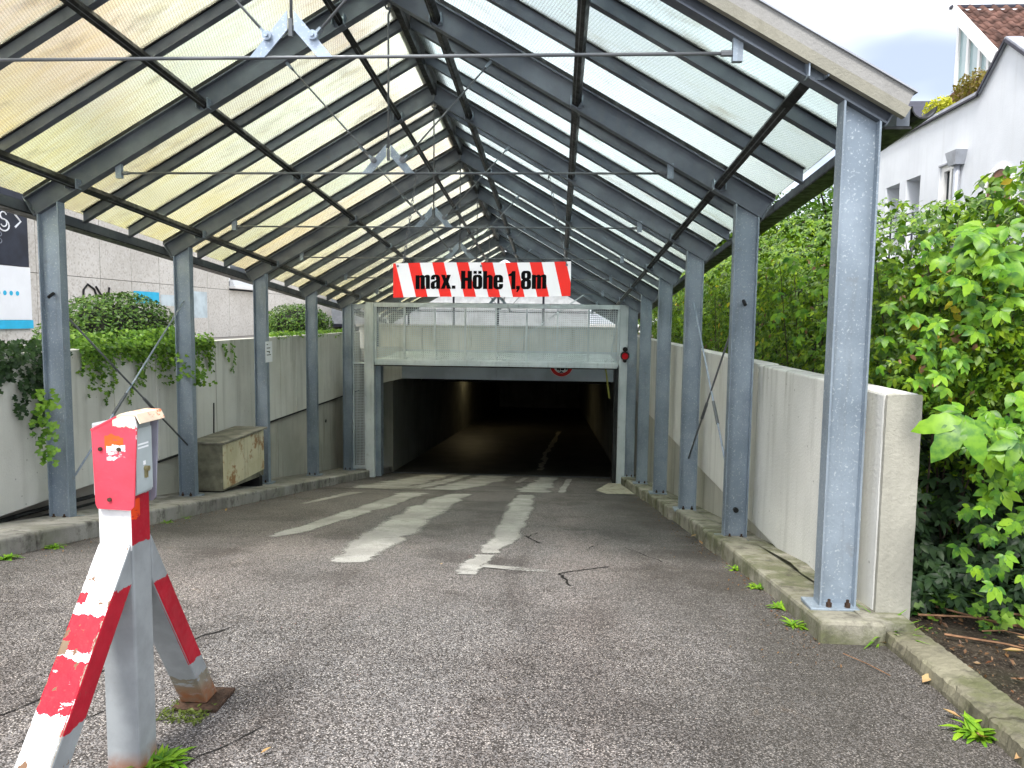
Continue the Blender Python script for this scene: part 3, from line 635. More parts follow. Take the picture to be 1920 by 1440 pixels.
# glazing bars and panes
GT = TOP+.035
def slope_box(s, x0, x1, y0, y1, h0, h1):
    def q(x, y, h): return (s*x, y, GT-TAN*x+h-drop(y))
    return MB().hexa([q(x0,y0,h0),q(x1,y0,h0),q(x1,y1,h0),q(x0,y1,h0)] if s > 0 else [q(x1,y0,h0),q(x0,y0,h0),q(x0,y1,h0),q(x1,y1,h0)],
                     [q(x0,y0,h1),q(x1,y0,h1),q(x1,y1,h1),q(x0,y1,h1)] if s > 0 else [q(x1,y0,h1),q(x0,y0,h1),q(x0,y1,h1),q(x1,y1,h1)])
bars = []
for k in range(8):
    for j in range(3):
        yb = FY[k]+j*D/3
        if k == 7 and j: break
        bars.append((yb, j))
for yb, j in bars:
    for s in (-1, 1):
        if j:
            gb = slope_box(s, .03, 2.775, yb-.004, yb+.004, -.085, -.004).build('glazing_bar', M_RAFTER, cp_)
            slope_box(s, .03, 2.775, yb-.026, yb+.026, -.093, -.0852).build('bar_flange', M_RAFTER, gb)
            slope_box(s, .03, 2.775, yb-.022, yb+.022, -.0039, .0).build('bar_seat', M_DARK, gb)
            slope_box(s, .03, 2.79, yb-.024, yb+.024, .012, .02).build('bar_cap', M_DARK, gb)
        else:
            slope_box(s, .03, 2.79, yb-.03, yb+.03, -.03, .0).build('rafter_batten', M_DARK, cp_)
for (ya, _), (yb, _) in zip(bars[:-1], bars[1:]):
    for s in (-1, 1):
        slope_box(s, .035, 2.80, ya+.005, yb-.005, .0012, .0092).build('glass_pane', M_GLASS_L if s < 0 else M_GLASS_R, cp_)
MB().prism([(-.12,-.05),(0,.02),(.12,-.05),(.12,-.042),(0,.03),(-.12,-.042)], lambda p, e: (p[0], (FY[0]-.07, FY[-1]+.05)[e], GT+.03+p[1]*1.0-drop((FY[0]-.07, FY[-1]+.05)[e])), 0, 1).build('ridge_cap', M_ZINC, cp_)
# eave channels and gutters in bay lengths
for k in range(7):
    for s in (-1, 1):
        ya, yb = FY[k]+(.06 if k == 0 else .004), FY[k+1]-.004
        zt = UND-TAN*2.69
        prof = [(2.788,.012),(2.845,.012),(2.845,.100),(2.788,.100)]
        e = fix_normals(MB().prism(prof, lambda p, e: (s*p[0], (ya,yb)[e], zt+p[1]-drop((ya,yb)[e])), 0, 1).build('eave_beam', M_RAFTER, cp_))
        MB().bar((s*2.795,ya,zt+.004-drop(ya)),(s*2.795,yb,zt+.004-drop(yb)),.12,.012).build('eave_soffit', M_DARK, e)
        gp = [(.058*math.cos(t), -.058*math.sin(t)) for t in np.linspace(0, math.pi, 9)]+[(.052*math.cos(t), -.052*math.sin(t)) for t in np.linspace(math.pi, 0, 9)]
        fix_normals(MB().prism(gp, lambda p, e: (s*2.908+p[0], (ya,yb)[e], zt+.10+p[1]-drop((ya,yb)[e])), 0, 1).build('gutter', M_DARK, cp_))
# front verge boards
for s in (-1, 1):
    yv = Y1-.075
    def vz(x, h): return UND-TAN*x+h
    for nm, h0, h1, yy0, mt in (('verge_board', .108, .180, yv, M_FASCIA), ('verge_lip', .052, .1075, yv-.006, M_FASCIA2)):
        fix_normals(MB().prism([(0.002,vz(.002,h0)),(2.775+(.0 if h0 > .1 else -.012),vz(2.775+(.0 if h0 > .1 else -.012),h0)),(2.80+(0 if h0 > .1 else -.012),vz(2.80+(0 if h0 > .1 else -.012),h1)),(.002,vz(.002,h1))], lambda p, e: (s*p[0], (yy0, yv+.03)[e], p[1]), 0, 1).build(nm, mt, cp_))
    fix_normals(MB().prism([(0.002,vz(.002,.181)),(2.81,vz(2.81,.181)),(2.81,vz(2.81,.189)),(.002,vz(.002,.189))], lambda p, e: (s*p[0], (yv-.012, yv+.10)[e], p[1]), 0, 1).build('verge_cap', M_ZINC, cp_))
# cross braces between the posts of the second bay
for s, prs in ((-1, [((5.60,1.60),(7.59,.165)),((7.57,1.736),(5.60,.19))]), (1, [((7.555,1.76),(5.60,.22)),((5.60,1.72),(7.56,.17))])):
    for (ya, za), (yb, zb) in prs:
        br = MB().tube([(s*2.60,ya,za),(s*2.60,yb,zb)], .0085, 7).build('brace_rod', M_ROD if za < 1.73 else M_PLATE, cp_, smooth=True)
        m = MB(); d = (Vector((0,yb-ya,zb-za))).normalized(); c = Vector((s*2.60,(ya+yb)/2,(za+zb)/2)); m.tube([c-d*.13+d*.3,c+d*.13+d*.3], .014, 8); m.build('turnbuckle', M_ROD, br)
for s, y, z in ((-1,FY[1]-.02,1.72),(1,FY[1]-.02,1.72)): MB().tube([(s*2.60,y+.015,z),(s*2.60,y-.04,z-.03)], .013, 7).build('rod_end', M_DARK, cp_)
MB().tube([(2.60,FY[1]-.004,.18),(2.60,FY[1]-.03,.18)], .02, 8).build('rod_end', M_DARK, cp_)

# notice on the fourth left post
ns = thing('notice_plate', 'small white notice fixed to the fourth left post', 'notice', (-2.505, 9.53, .96))
MB().box(-2.510,-2.504,9.44,9.66,.965,1.235).build('plate', M_BOARD, ns)
m = MB()
for i in range(4): m.box(-2.5035,-2.5030,9.47,9.47+(.05,.12,.10,.14)[i],1.19-.045*i,1.20-.045*i)
m.build('print', M_TEXT, ns); m = MB(); m.disc((-2.5035,9.55,1.09),(1,0,0),.012,.004,8); m.build('screw', M_DARK, ns)

# ================================================================== BANNER
bn = thing('height_banner', 'red and white striped banner reading max. Höhe 1,8m', 'banner', (.69, 5.536, 1.85))
def mk_stripes():
    t = NT('banner_print'); x = t.xyz(t.pos('O'))
    # object coords: x along the board, z up
    u = t.math('ADD', t.math('ADD', x[0], .658), t.math('MULTIPLY', x[2], .238))
    f = t.math('FRACT', t.math('DIVIDE', t.math('ADD', u, .039), .181))
    c = t.mix(t.math('LESS_THAN', f, .485), (.82,.82,.82), (.80,.022,.012))
    return t.bsdf(c, .45)
BW, BH = 1.316, .252
def bpos(x, z, yo=0.):
    # x in 0..BW, z in -BH/2..BH/2 ; slight sag and tilt
    return (.034+x, 5.536+yo+.008*math.sin(x/BW*3.1), 1.842+z+.026*x/BW+.004*math.sin(x/BW*6.3))
m = MB(); NB = 24
fr = [bpos(BW*i/NB, -BH/2*(1+0*i), -.004) for i in range(NB+1)]+[bpos(BW*i/NB, BH/2, -.004) for i in range(NB+1)]
bk = [bpos(BW*i/NB, -BH/2, 0) for i in range(NB+1)]+[bpos(BW*i/NB, BH/2, 0) for i in range(NB+1)]
F = [(i, i+1, NB+2+i, NB+1+i) for i in range(NB)]; o = 2*(NB+1)
F += [(o+i+1, o+i, o+NB+1+i, o+NB+2+i) for i in range(NB)]+[(i+1, i, o+i, o+i+1) for i in range(NB)]+[(NB+1+i, NB+2+i, o+NB+2+i, o+NB+1+i) for i in range(NB)]
F += [(0, NB+1, o+NB+1, o), (NB, o+NB, o+2*NB+1, 2*NB+1)]
m.add(fr+bk, F); m.build('board', mk_stripes(), bn)
for x, z in ((.035,.105),(.655,.10),(1.285,.10)): p = bpos(x, z, -.006); MB().disc(p, (0,-1,0), .009, .003, 10).build('eyelet', M_ROD, bn)
GLY = {
 'm': (.70, [[(0,0),(0,.78),(.19,.78),(.19,.72),(.25,.77),(.31,.79),(.38,.78),(.43,.72),(.48,.77),(.55,.79),(.62,.79),(.68,.75),(.70,.68),(.70,0),(.50,0),(.50,.62),(.475,.66),(.45,.62),(.45,0),(.25,0),(.25,.62),(.225,.66),(.20,.62),(.20,0)]]),
 'a': (.46, [[(0,.08),(.06,0),(.16,-.01),(.24,.03),(.27,.08),(.27,0),(.46,0),(.46,.62),(.42,.73),(.33,.79),(.14,.79),(.05,.74),(.01,.64),(.01,.52),(.20,.52),(.20,.63),(.235,.67),(.27,.63),(.27,.52),(.24,.48),(.06,.40),(0,.30)], [(.20,.14),(.235,.11),(.27,.15),(.27,.37),(.21,.33),(.20,.28)]]),
 'x': (.50, [[(0,0),(.14,.40),(.01,.78),(.21,.78),(.255,.58),(.30,.78),(.49,.78),(.37,.40),(.51,0),(.30,0),(.25,.21),(.20,0)]]),
 '.': (.18, [[(0,0),(0,.18),(.18,.18),(.18,0)]]),
 'H': (.53, [[(0,0),(0,1),(.21,1),(.21,.62),(.32,.62),(.32,1),(.53,1),(.53,0),(.32,0),(.32,.44),(.21,.44),(.21,0)]]),
 'o': (.47, [[(0,.15),(.04,.05),(.13,-.01),(.34,-.01),(.43,.05),(.47,.15),(.47,.62),(.43,.73),(.34,.79),(.13,.79),(.04,.73),(0,.62)], [(.20,.16),(.235,.12),(.27,.16),(.27,.62),(.235,.66),(.20,.62)]]),
 'h': (.47, [[(0,0),(0,1),(.20,1),(.20,.73),(.26,.78),(.34,.79),(.42,.76),(.47,.68),(.47,0),(.27,0),(.27,.60),(.235,.66),(.20,.60),(.20,0)]]),
 'e': (.47, [[(0,.15),(.04,.05),(.13,-.01),(.34,-.01),(.43,.05),(.47,.15),(.47,.29),(.27,.29),(.27,.16),(.235,.12),(.20,.16),(.20,.37),(.47,.37),(.47,.62),(.43,.73),(.34,.79),(.13,.79),(.04,.73),(0,.62)], [(.20,.48),(.27,.48),(.27,.62),(.235,.66),(.20,.62)]]),
 '1': (.34, [[(.14,0),(.14,.72),(0,.72),(0,.82),(.12,.88),(.18,1),(.34,1),(.34,0)]]),
 ',': (.18, [[(0,0),(0,.18),(.18,.18),(.18,.02),(.08,-.16),(0,-.16),(.06,0)]]),
 '8': (.49, [[(0,.15),(.04,.04),(.13,-.01),(.36,-.01),(.45,.04),(.49,.15),(.49,.42),(.46,.49),(.40,.53),(.46,.57),(.48,.64),(.48,.85),(.44,.96),(.35,1.01),(.14,1.01),(.05,.96),(.01,.85),(.01,.64),(.03,.57),(.09,.53),(.03,.49),(0,.42)], [(.20,.16),(.245,.12),(.29,.16),(.29,.39),(.245,.44),(.20,.39)], [(.20,.66),(.245,.60),(.29,.66),(.29,.84),(.245,.88),(.20,.84)]]),
}
def glyph_obj(name, polys, place, mat, parent, th=.0015):
    """flat lettering: outline polygons (with holes) -> filled sheet, placed by place(x, z)"""
    bm = bmesh.new(); allE = []
    for P in polys:
        vs = [bm.verts.new((x, 0, z)) for x, z in P]
        allE += [bm.edges.new((vs[i], vs[(i+1) % len(vs)])) for i in range(len(vs))]
    bmesh.ops.triangle_fill(bm, use_beauty=True, use_dissolve=False, edges=allE, normal=(0,-1,0))
    base = Vector((0,0,0)); r = parent
    while r is not None: base = base+r.location; r = r.parent
    for v in bm.verts: v.co = Vector(place(v.co.x, v.co.z))-base
    bmesh.ops.recalc_face_normals(bm, faces=bm.faces)
    me = bpy.data.meshes.new(name); bm.to_mesh(me); bm.free(); me.materials.append(mat)
    o = bpy.data.objects.new(name, me); COL.objects.link(o); o.parent = parent; return o
TXT = 'max. Höhe 1,8m'; adv = []; x = 0
for c in TXT:
    if c == ' ': x += .22; continue
    k = 'o' if c == 'ö' else c; adv.append((c, k, x)); x += GLY[k][0]+(.035 if c not in '.,' else .05)
tot = x; sx = .975/tot; sz = .132
for c, k, x0 in adv:
    polys = [list(P) for P in GLY[k][1]]
    if c == 'ö': polys += [[(.04,.84),(.04,1.0),(.20,1.0),(.20,.84)], [(.27,.84),(.27,1.0),(.43,1.0),(.43,.84)]]
    glyph_obj('letter', polys, lambda gx, gz_, x0=x0: bpos(.168+(x0+gx)*sx, -.068+gz_*sz, -.0065), M_TEXT, bn)
for s, (tx, tz), (bx, bz) in ((0,(.204,2.60),(.112,2.0)),(1,(1.177,2.60),(1.319,1.985))):
    m = MB(); p0 = Vector((tx,5.536,tz)); p1 = Vector((bx,5.532,bz-.02)); N = 22; d = (p1-p0)/N; dn = d.normalized()
    for i in range(N):
        c = p0+d*(i+.5); u = Vector((0,1,0)) if i % 2 else Vector((1,0,-dn.x/dn.z)); m.torus(c, u, dn, .008, d.length*.66, .0028, 9, 5)
    m.torus(p0+Vector((0,0,.02)), (0,1,0), (0,0,1), .014, .03, .004, 10, 5)
    m.build('chain', M_ROD, bn)

# ================================================================== GARAGE GATE
GYY = 13.6
gt = thing('garage_gate', 'raised grey mesh garage gate in a steel frame at ramp bottom', 'gate', (0.15, GYY, gz(GYY)))
gb_ = gz(GYY)
for a, b in ((-2.262,-2.112),(2.372,2.552)): MB().box(a, b, GYY-.06, GYY+.08, gb_-.002, 1.835).build('gate_post', M_GATE, gt, bevel=.006)
MB().box(-2.262+.004,-2.02,GYY+.084,GYY+.30,gb_,.70).build('guide_rail', M_STEEL, gt)
MB().box(2.30,2.368,GYY+.0,GYY+.30,gb_,.70).build('guide_rail', M_DARK, gt)
MB().box(-2.110,2.370,GYY-.05,GYY+.05,1.755,1.833).build('top_rail', M_GATE, gt, bevel=.005)
st_x = [-2.112+ (4.484)*i/8 for i in range(1,8)]
def wire_mesh(nm, parent, x0, x1, z0, z1, y, pitch_, r, skip=None):
    m = MB(); nx = int((x1-x0)/pitch_); nz_ = int((z1-z0)/pitch_)
    for i in range(1, nx+1): x = x0+(x1-x0)*i/(nx+1); m.box(x-r,x+r,y-r*.6,y+r*.6,z0,z1)
    for i in range(1, nz_+1): z = z0+(z1-z0)*i/(nz_+1); m.box(x0,x1,y+r*.7,y+r*1.9,z-r,z+r)
    return tag(m.build(nm, M_GATE, parent), kind='stuff')
up = MB().box(-2.108,2.368,GYY-.03,GYY+.03,.75,.80).build('transom', M_GATE, gt)
for x in st_x: MB().box(x-.020,x+.020,GYY-.028,GYY+.022,.803,1.752).build('stile', M_GATE, gt)
for x in (-2.09, 2.35): MB().box(x-.018,x+.018,GYY-.028,GYY+.022,.803,1.752).build('stile', M_GATE, gt)
xs_ = [-2.072]+[q for x in st_x for q in (x-.02, x+.02)]+[2.332]
for i in range(0, 16, 2): wire_mesh('wire_mesh', gt, xs_[i], xs_[i+1], .803, 1.752, GYY+.035, .037, .0066)
# side panel
sp = MB(); 
sp.box(-2.53,-2.49,GYY-.03,GYY+.03,gb_+.16,1.80); sp.box(-2.30,-2.265,GYY-.03,GYY+.03,gb_+.16,1.80); sp.box(-2.488,-2.302,GYY-.03,GYY+.03,1.72,1.80); sp.box(-2.488,-2.302,GYY-.03,GYY+.03,gb_+.16,gb_+.22); sp.box(-2.488,-2.302,GYY-.03,GYY+.03,.70,.74)
spo = sp.build('side_panel', M_GATE, gt)
wire_mesh('wire_mesh', spo, -2.488,-2.302,.742,1.718,GYY,.030,.004); wire_mesh('wire_mesh', spo, -2.488,-2.302,gb_+.222,.698,GYY,.030,.004)
# tilted-up door leaf
lf = MB(); lf.box(-2.08,2.335,GYY-.09,GYY-.03,.738,.785); lf.box(-2.08,2.335,GYY-.10,GYY-.028,.698,.736)
lf.box(-2.08,2.335,15.46,15.52,.70,.76); lf.box(-2.08,-2.03,GYY-.028,15.458,.70,.76); lf.box(2.285,2.335,GYY-.028,15.458,.70,.76)
leaf = lf.build('door_leaf', M_GATE, gt)
MB().box(-2.10,2.345,GYY-.105,GYY-.05,.676,.696).build('rubber_seal', M_BLACK, leaf)
for i in range(1, 8): x = -2.06+4.37*i/8; MB().box(x-.02,x+.02,GYY-.026,15.457,.70,.75).build('leaf_stile', M_GATE, leaf)
for i in range(8):
    x0_, x1_ = -2.06+4.37*i/8+.022, -2.06+4.37*(i+1)/8-.022
    MB().box(max(x0_,-2.028), min(x1_,2.283), GYY-.026, 15.457, .752, .758).build('leaf_panel', M_GATE, leaf)
for i in range(7): x = -1.62+.62*i; m = MB(); m.tube([(x,GYY+.05,.78),(x+.07,GYY+.35,.80)], .018, 6); m.build('leaf_clip', M_GATE, leaf)
for o_ in [leaf]+list(leaf.children):          # the leaf hangs a little higher at its inner end
    for v in o_.data.vertices:
        yw = v.co.y+gt.location.y
        if yw > GYY-.027: v.co.z += (yw-GYY)*.055
MB().bar((1.75,14.3,2.05),(.05,14.2,.82),.05,.02).build('lift_arm', M_GATE, gt)
MB().tube([(2.36,GYY+.1,1.75),(2.36,15.4,.90)], .018, 6).build('lift_arm', M_GATE, gt)

sl = thing('signal_lamp', 'small round red signal lamp on the right gate post', 'signal lamp', (2.46, GYY-.06, .93))
m = MB(); m.disc((2.468,GYY-.061,.925),(0,-1,0),.078,.05,24); m.build('housing', plain('lamp_green', (.02,.05,.045), .5), sl)
m = MB(); m.disc((2.468,GYY-.112,.925),(0,-1,0),.058,.012,24); m.build('lens', NT('red_lens').bsdf((.55,.012,.02), .18), sl)
MB().disc((2.470,GYY-.061,1.045),(0,-1,0),.042,.05,16).build('side_lamp', M_BLACK, sl); MB().disc((2.468,GYY-.061,.84),(0,-1,0),.035,.04,16).build('side_lamp', M_BLACK, sl)
hd = [(.082*math.cos(t), .082*math.sin(t)) for t in np.linspace(.35, math.pi-.35, 9)]+[(.075*math.cos(t), .075*math.sin(t)) for t in np.linspace(math.pi-.35, .35, 9)]
fix_normals(MB().prism(hd, lambda p, e: (2.468+p[0], GYY-.06-(.0,.10)[e], .925+p[1]), 0, 1).build('hood', M_BLACK, sl))

rs = thing('height_sign', 'round red-rimmed height limit sign half hidden behind the raised gate', 'road sign', (1.345, 15.595, .615))
cx_, cz_, ry = 1.345, .618, 15.594
def disc_ring(m, r0, r1, y, n=40):
    vs = []
    for i in range(n): t = 2*math.pi*i/n; vs += [(cx_+r0*math.cos(t), y, cz_+r0*math.sin(t)), (cx_+r1*math.cos(t), y, cz_+r1*math.sin(t))]
    m.add(vs, [(2*i, 2*i+1, 2*((i+1) % n)+1, 2*((i+1) % n)) for i in range(n)])
m = MB(); m.disc((cx_,ry,cz_),(0,-1,0),.248,.008,40); m.build('plate', M_BOARD, rs)
m = MB(); disc_ring(m, .168, .240, ry-.0105); m.build('red_ring', plain('sign_red', (.62,.02,.02), .45, var=.05), rs)
M_SB = M_TEXT
tt = [('1',-.115),(',',-.055),('8',-.02)]
for c, x0 in tt: glyph_obj('numeral', GLY[c][1], lambda gx, gz_, x0=x0: (cx_+x0*1.05+gx*.18, ry-.0105, cz_-.108+gz_*.19), M_SB, rs)
glyph_obj('letter', GLY['m'][1], lambda gx, gz_: (cx_+.085+gx*.09, ry-.0105, cz_-.105+gz_*.10), M_SB, rs)
m = MB(); m.add([(cx_-.05,ry-.0105,cz_-.162),(cx_+.05,ry-.0105,cz_-.162),(cx_,ry-.0105,cz_-.122)], [(0,1,2)]); m.build('arrow', M_SB, rs); m = MB(); m.add([(cx_-.05,ry-.0105,cz_+.148),(cx_,ry-.0105,cz_+.104),(cx_+.05,ry-.0105,cz_+.148)], [(0,1,2)]); m.build('arrow', M_SB, rs)

# ================================================================== RUSTY CABINET ON THE LEFT LEDGE
def mk_rustbox():
    t = NT('rusty_cream_paint'); v = t.pos()
    c = t.mix(t.noise(v, 3, 6), (.52,.48,.31), (.62,.58,.41))
    c = t.mix(t.math('MULTIPLY', t.noise(v, 5.5, 8, .7, .50, .62), .9), c, (.28,.13,.045))
    c = t.mix(t.math('MULTIPLY', t.noise(t.pos('P', (9,9,1)), 1.2, 6, .65, .5, .75), .6), c, (.20,.18,.12))
    return t.bsdf(c, .7, 0, bump=t.noise(v, 25, 6), bstr=.3, bdist=.004)
M_RBOX = mk_rustbox()
cb = thing('metal_cabinet', 'rust-stained cream metal cabinet against the left wall', 'cabinet', (-2.65, 8.6, -.44))
X0, X1, YA, YB = -2.84, -2.46, 8.02, 9.20
zt0, zt1 = .135, .135
MB().hexa([(X0,YA,-.40),(X1,YA,-.40),(X1,YB,-.46),(X0,YB,-.46)], [(X0,YA,zt0),(X1,YA,zt0),(X1,YB,zt1),(X0,YB,zt1)]).build('body', plain('cabinet_grey', (.17,.165,.12), .8, var=.35, scale=6), cb, bevel=.008)
MB().box(X1+.002,X1+.014,YA+.015,YB-.015,-.38,.12).build('front_panel', M_RBOX, cb, bevel=.004)
MB().box(X0,X1+.045,YA-.035,YB+.03,.138,.16).build('lid', plain('cabinet_lid', (.22,.21,.17), .7, var=.3, scale=7), cb, bevel=.004)
m = MB()
for y in (YA+.08, YB-.1): m.hexa([(X0,y-.05,led(y-.05)-.02),(X1,y-.05,led(y-.05)-.02),(X1,y+.05,led(y+.05)-.02),(X0,y+.05,led(y+.05)-.02)],[(X0,y-.05,-.405),(X1,y-.05,-.405),(X1,y+.05,-.462),(X0,y+.05,-.462)])
m.build('foot', M_BLACK, cb)

# ================================================================== BARRIER BOLLARD
bo = thing('barrier_post', 'red and white steel barrier post on two splayed legs', 'barrier post', (-.04, 2.08, .2))
PX0, PX1, PY0, PY1 = -.088, .012, 2.03, 2.13
def red_white(name, masks, rustz=None, peel=.0, base=(.50,.53,.57)):
    """masks: list of (colour, [(socket axis or 'n?x' , lo, hi)...])  painted bands fixed to the steel"""
    t = NT(name); v = t.pos(); x = t.xyz(v); g = t.n('ShaderNodeNewGeometry'); nn = t.xyz(g.outputs['True Normal'])
    wob = t.math('MULTIPLY', t.math('SUBTRACT', t.noise(v, 22, 5, .6, .2, .8), .5), .02)
    c = t.mix(t.noise(v, 7, 5), tuple(k*.93 for k in base), tuple(k*1.05 for k in base))
    xw = t.math('ADD', x[0], t.math('MULTIPLY', t.math('SUBTRACT', t.noise(v, 26, 6, .65, .2, .8), .5), .022))
    sock = {'xw': xw, 'x': x[0], 'y': x[1], 'z': t.math('ADD', x[2], wob), 'nx': nn[0], 'ny': nn[1], 'nz': nn[2]}
    for col, conds, amt in masks:
        f = None
        for ax, lo, hi in conds:
            a = t.math('MULTIPLY', t.math('GREATER_THAN', sock[ax], lo), t.math('LESS_THAN', sock[ax], hi))
            f = a if f is None else t.math('MULTIPLY', f, a)
        if amt < 1: f = t.math('MULTIPLY', f, t.noise(t.pos('P', (12, 18, 42)), 1.0, 6, .7, .62-amt*.4, .64-amt*.4))
        cc = t.mix(t.noise(v, 9, 4), tuple(k*.88 for k in col), tuple(min(1, k*1.1) for k in col))
        c = t.mix(f, c, cc)
    if peel:
        pf = t.noise(v, 17, 7, .6, .655-peel*.1, .665-peel*.1)
        c = t.mix(pf, c, (.16,.09,.05))
    if rustz is not None:
        c = t.mix(t.math('MULTIPLY', t.rng(x[2], rustz+.05, rustz-.01), t.noise(v, 20, 6, .65, .2, .6)), c, (.22,.09,.04))
    c = t.mix(t.math('MULTIPLY', t.noise(v, 60, 4, .6, .6, .7), .12), c, (.2,.18,.15))
    return t.bsdf(c, t.rng(t.noise(v, 30, 4), 0, 1, .35, .55), 0, bump=t.noise(v, 45, 5), bstr=.12, bdist=.002)
RED, WHT, GRY = (.36,.008,.022), (.70,.71,.71), (.26,.28,.29)
m_post = red_white('post_paint', [(GRY,[('z',0,.93)],1), (WHT,[('ny',-2,-.5),('z',.885,1.05)],1), (RED,[('nx',.5,2),('z',.905,1.05)],1), ((.72,.06,.01),[('nx',.5,2),('z',.985,1.03),('y',2.0,2.075)],.55)], rustz=.235, base=(.27,.29,.30))
MB().box(PX0,PX1,PY0,PY1,.198,1.25).build('post', m_post, bo, bevel=.007)
m_leg1 = red_white('leg_paint_front', [(WHT,[('nx',-2,.4)],1),(GRY,[('nx',.4,2)],1),(RED,[('nx',.4,2),('z',.515,.80)],1),(RED,[('nx',-2,.4),('z',.678,.752)],1),(RED,[('nx',-2,.4),('z',.558,.663)],.66),(RED,[('nx',-2,.4),('z',.775,.80),('x',-.05,-.02)],1), ((.27,.24,.19),[('xw',.045,.08),('nx',-2,.4),('z',.2,.74)],1), ((.16,.10,.06),[('xw',.050,.08),('nx',-2,.4),('z',.2,.80)],1), ((.17,.11,.07),[('xw',-.09,-.048)],1), ((.19,.13,.08),[('xw',-.075,-.022),('z',.665,.705)],.62)], peel=.30)
def leg(nm, y0, z0, y1, z1, x0, x1, th, mat):
    a, b = Vector((0,y0,z0)), Vector((0,y1,z1)); d = (b-a).normalized(); nv = Vector((0,-d.z,d.y)); nv = nv if nv.z > 0 else -nv
    def end(p, plane_y=None, plane_z=None):
        r = []
        for off in (-th/2, th/2):
            q = p+nv*off
            if plane_y is not None: q = q+d*((plane_y-q.y)/d.y)
            if plane_z is not None: q = q+d*((plane_z-q.z)/d.z)
            r.append(q)
        return r
    e0, e1 = end(a, plane_y=y0), end(b, plane_z=z1)
    P = []
    for e in (e0, e1):
        lo, hi = e; P += [(x0,lo.y,lo.z),(x1,lo.y,lo.z),(x1,hi.y,hi.z),(x0,hi.y,hi.z)]
    o = MB().add(P, [(0,1,2,3),(7,6,5,4),(0,4,5,1),(1,5,6,2),(2,6,7,3),(3,7,4,0)]).build(nm, mat, bo); fix_normals(o)
    b_ = o.modifiers.new('bevel', 'BEVEL'); b_.width = .006; b_.segments = 2; return o
l1 = leg('leg', PY0-.002, .855, 1.50, .208, -.086, .010, .078, m_leg1)
MB().box(-.10,.02,1.42,1.58,.198,.208).build('foot_plate', M_RUSTBOLT, l1)
m_leg2 = red_white('leg_paint_rear', [(GRY,[('z',0,2)],1),(RED,[('nx',.4,2),('z',.40,.76)],1),((.19,.17,.13),[('z',.15,.33)],.5)], rustz=.255, base=(.22,.235,.235))
l2 = leg('leg', PY1+.002, .845, 2.50, .205, -.086, .010, .074, m_leg2)
tag(l2, 'rear leg with a red band and a rusty foot')
MB().box(-.10,.06,2.42,2.58,.190,.204).build('foot_plate', M_RUSTBOLT, l2, bevel=.003)
# head: two bent side plates, box with a small door, cap
RED2 = (.60,.06,.09)
m_head = red_white('head_paint', [(RED2,[('z',0,2)],1), ((.80,.10,.02),[('x',-.01,.045),('z',1.19,1.228)],.5), (WHT,[('x',-.005,.05),('z',1.165,1.20)],.34), (WHT,[('xw',.0845,.10)],1), ((.82,.72,.55),[('x',.015,.08),('z',1.255,1.3)],.6)], base=RED2)
zl, zr_ = 1.020, 1.018
plate = [(-.083,1.030),(-.077,1.017),(.018,1.014),(.030,1.025),(.045,1.26),(.040,1.285),(-.0,1.287),(-.088,1.243)]
fix_normals(MB().prism(plate, lambda p, e: (p[0], (PY0-.016, PY0-.010)[e], p[1]), 0, 1).build('front_plate', m_head, bo))
for x, z in ((-.062,1.19),(-.008,1.19),(-.04,1.045)): MB().disc((x,PY0-.016,z),(0,-1,0),.006,.005,8).build('bolt', M_RUSTBOLT, bo)
m_hb = red_white('head_box_paint', [((.33,.37,.38),[('z',0,2)],1)], base=(.33,.37,.38))
hb = MB().box(PX0-.004, PX1+.016, PY0-.009, PY1-.012, 1.052, 1.262).build('lock_box', m_hb, bo, bevel=.004)
MB().box(PX1+.0165, PX1+.0195, PY0+.0, PY1-.016, 1.060, 1.245).build('door', plain('door_grey', (.36,.41,.42), .5), hb)
m = MB(); m.disc((PX1+.0195,PY0+.045,1.125),(1,0,0),.008,.012,10); m.box(PX1+.0195,PX1+.026,PY0+.040,PY0+.050,1.098,1.125); m.build('lock', plain('brass', (.35,.30,.16), .35, metal=.8), hb)
for q in ((PY0+.01,PY0+.065,1.196,1.201),(PY0+.01,PY0+.065,1.186,1.191),(PY0+.035,PY0+.048,1.136,1.148)): MB().box(PX1+.0196,PX1+.0203,*q).build('sticker', M_BOARD, hb)
fix_normals(MB().prism(plate, lambda p, e: (p[0]*.9, (PY1+.004, PY1+.010)[e], p[1]), 0, 1).build('back_plate', plain('back_plate_paint', (.24,.24,.29), .55, var=.2), bo))
cap = MB(); 
pr = [(-.090,1.243),(.0,1.289),(.046,1.288),(.058,1.262),(.055,1.260),(.043,1.283),(.001,1.284),(-.089,1.238)]
fix_normals(cap.prism(pr, lambda p, e: (p[0], (PY0-.017, PY1+.014)[e], p[1]+.003), 0, 1).build('cap', red_white('cap_paint', [((.70,.58,.44),[('z',0,2)],1), (RED2,[('x',-.2,.028)],1), ((.62,.22,.10),[('y',2.07,2.15)],.22)], base=(.8,.7,.55)), bo))

bo.location.x += .040

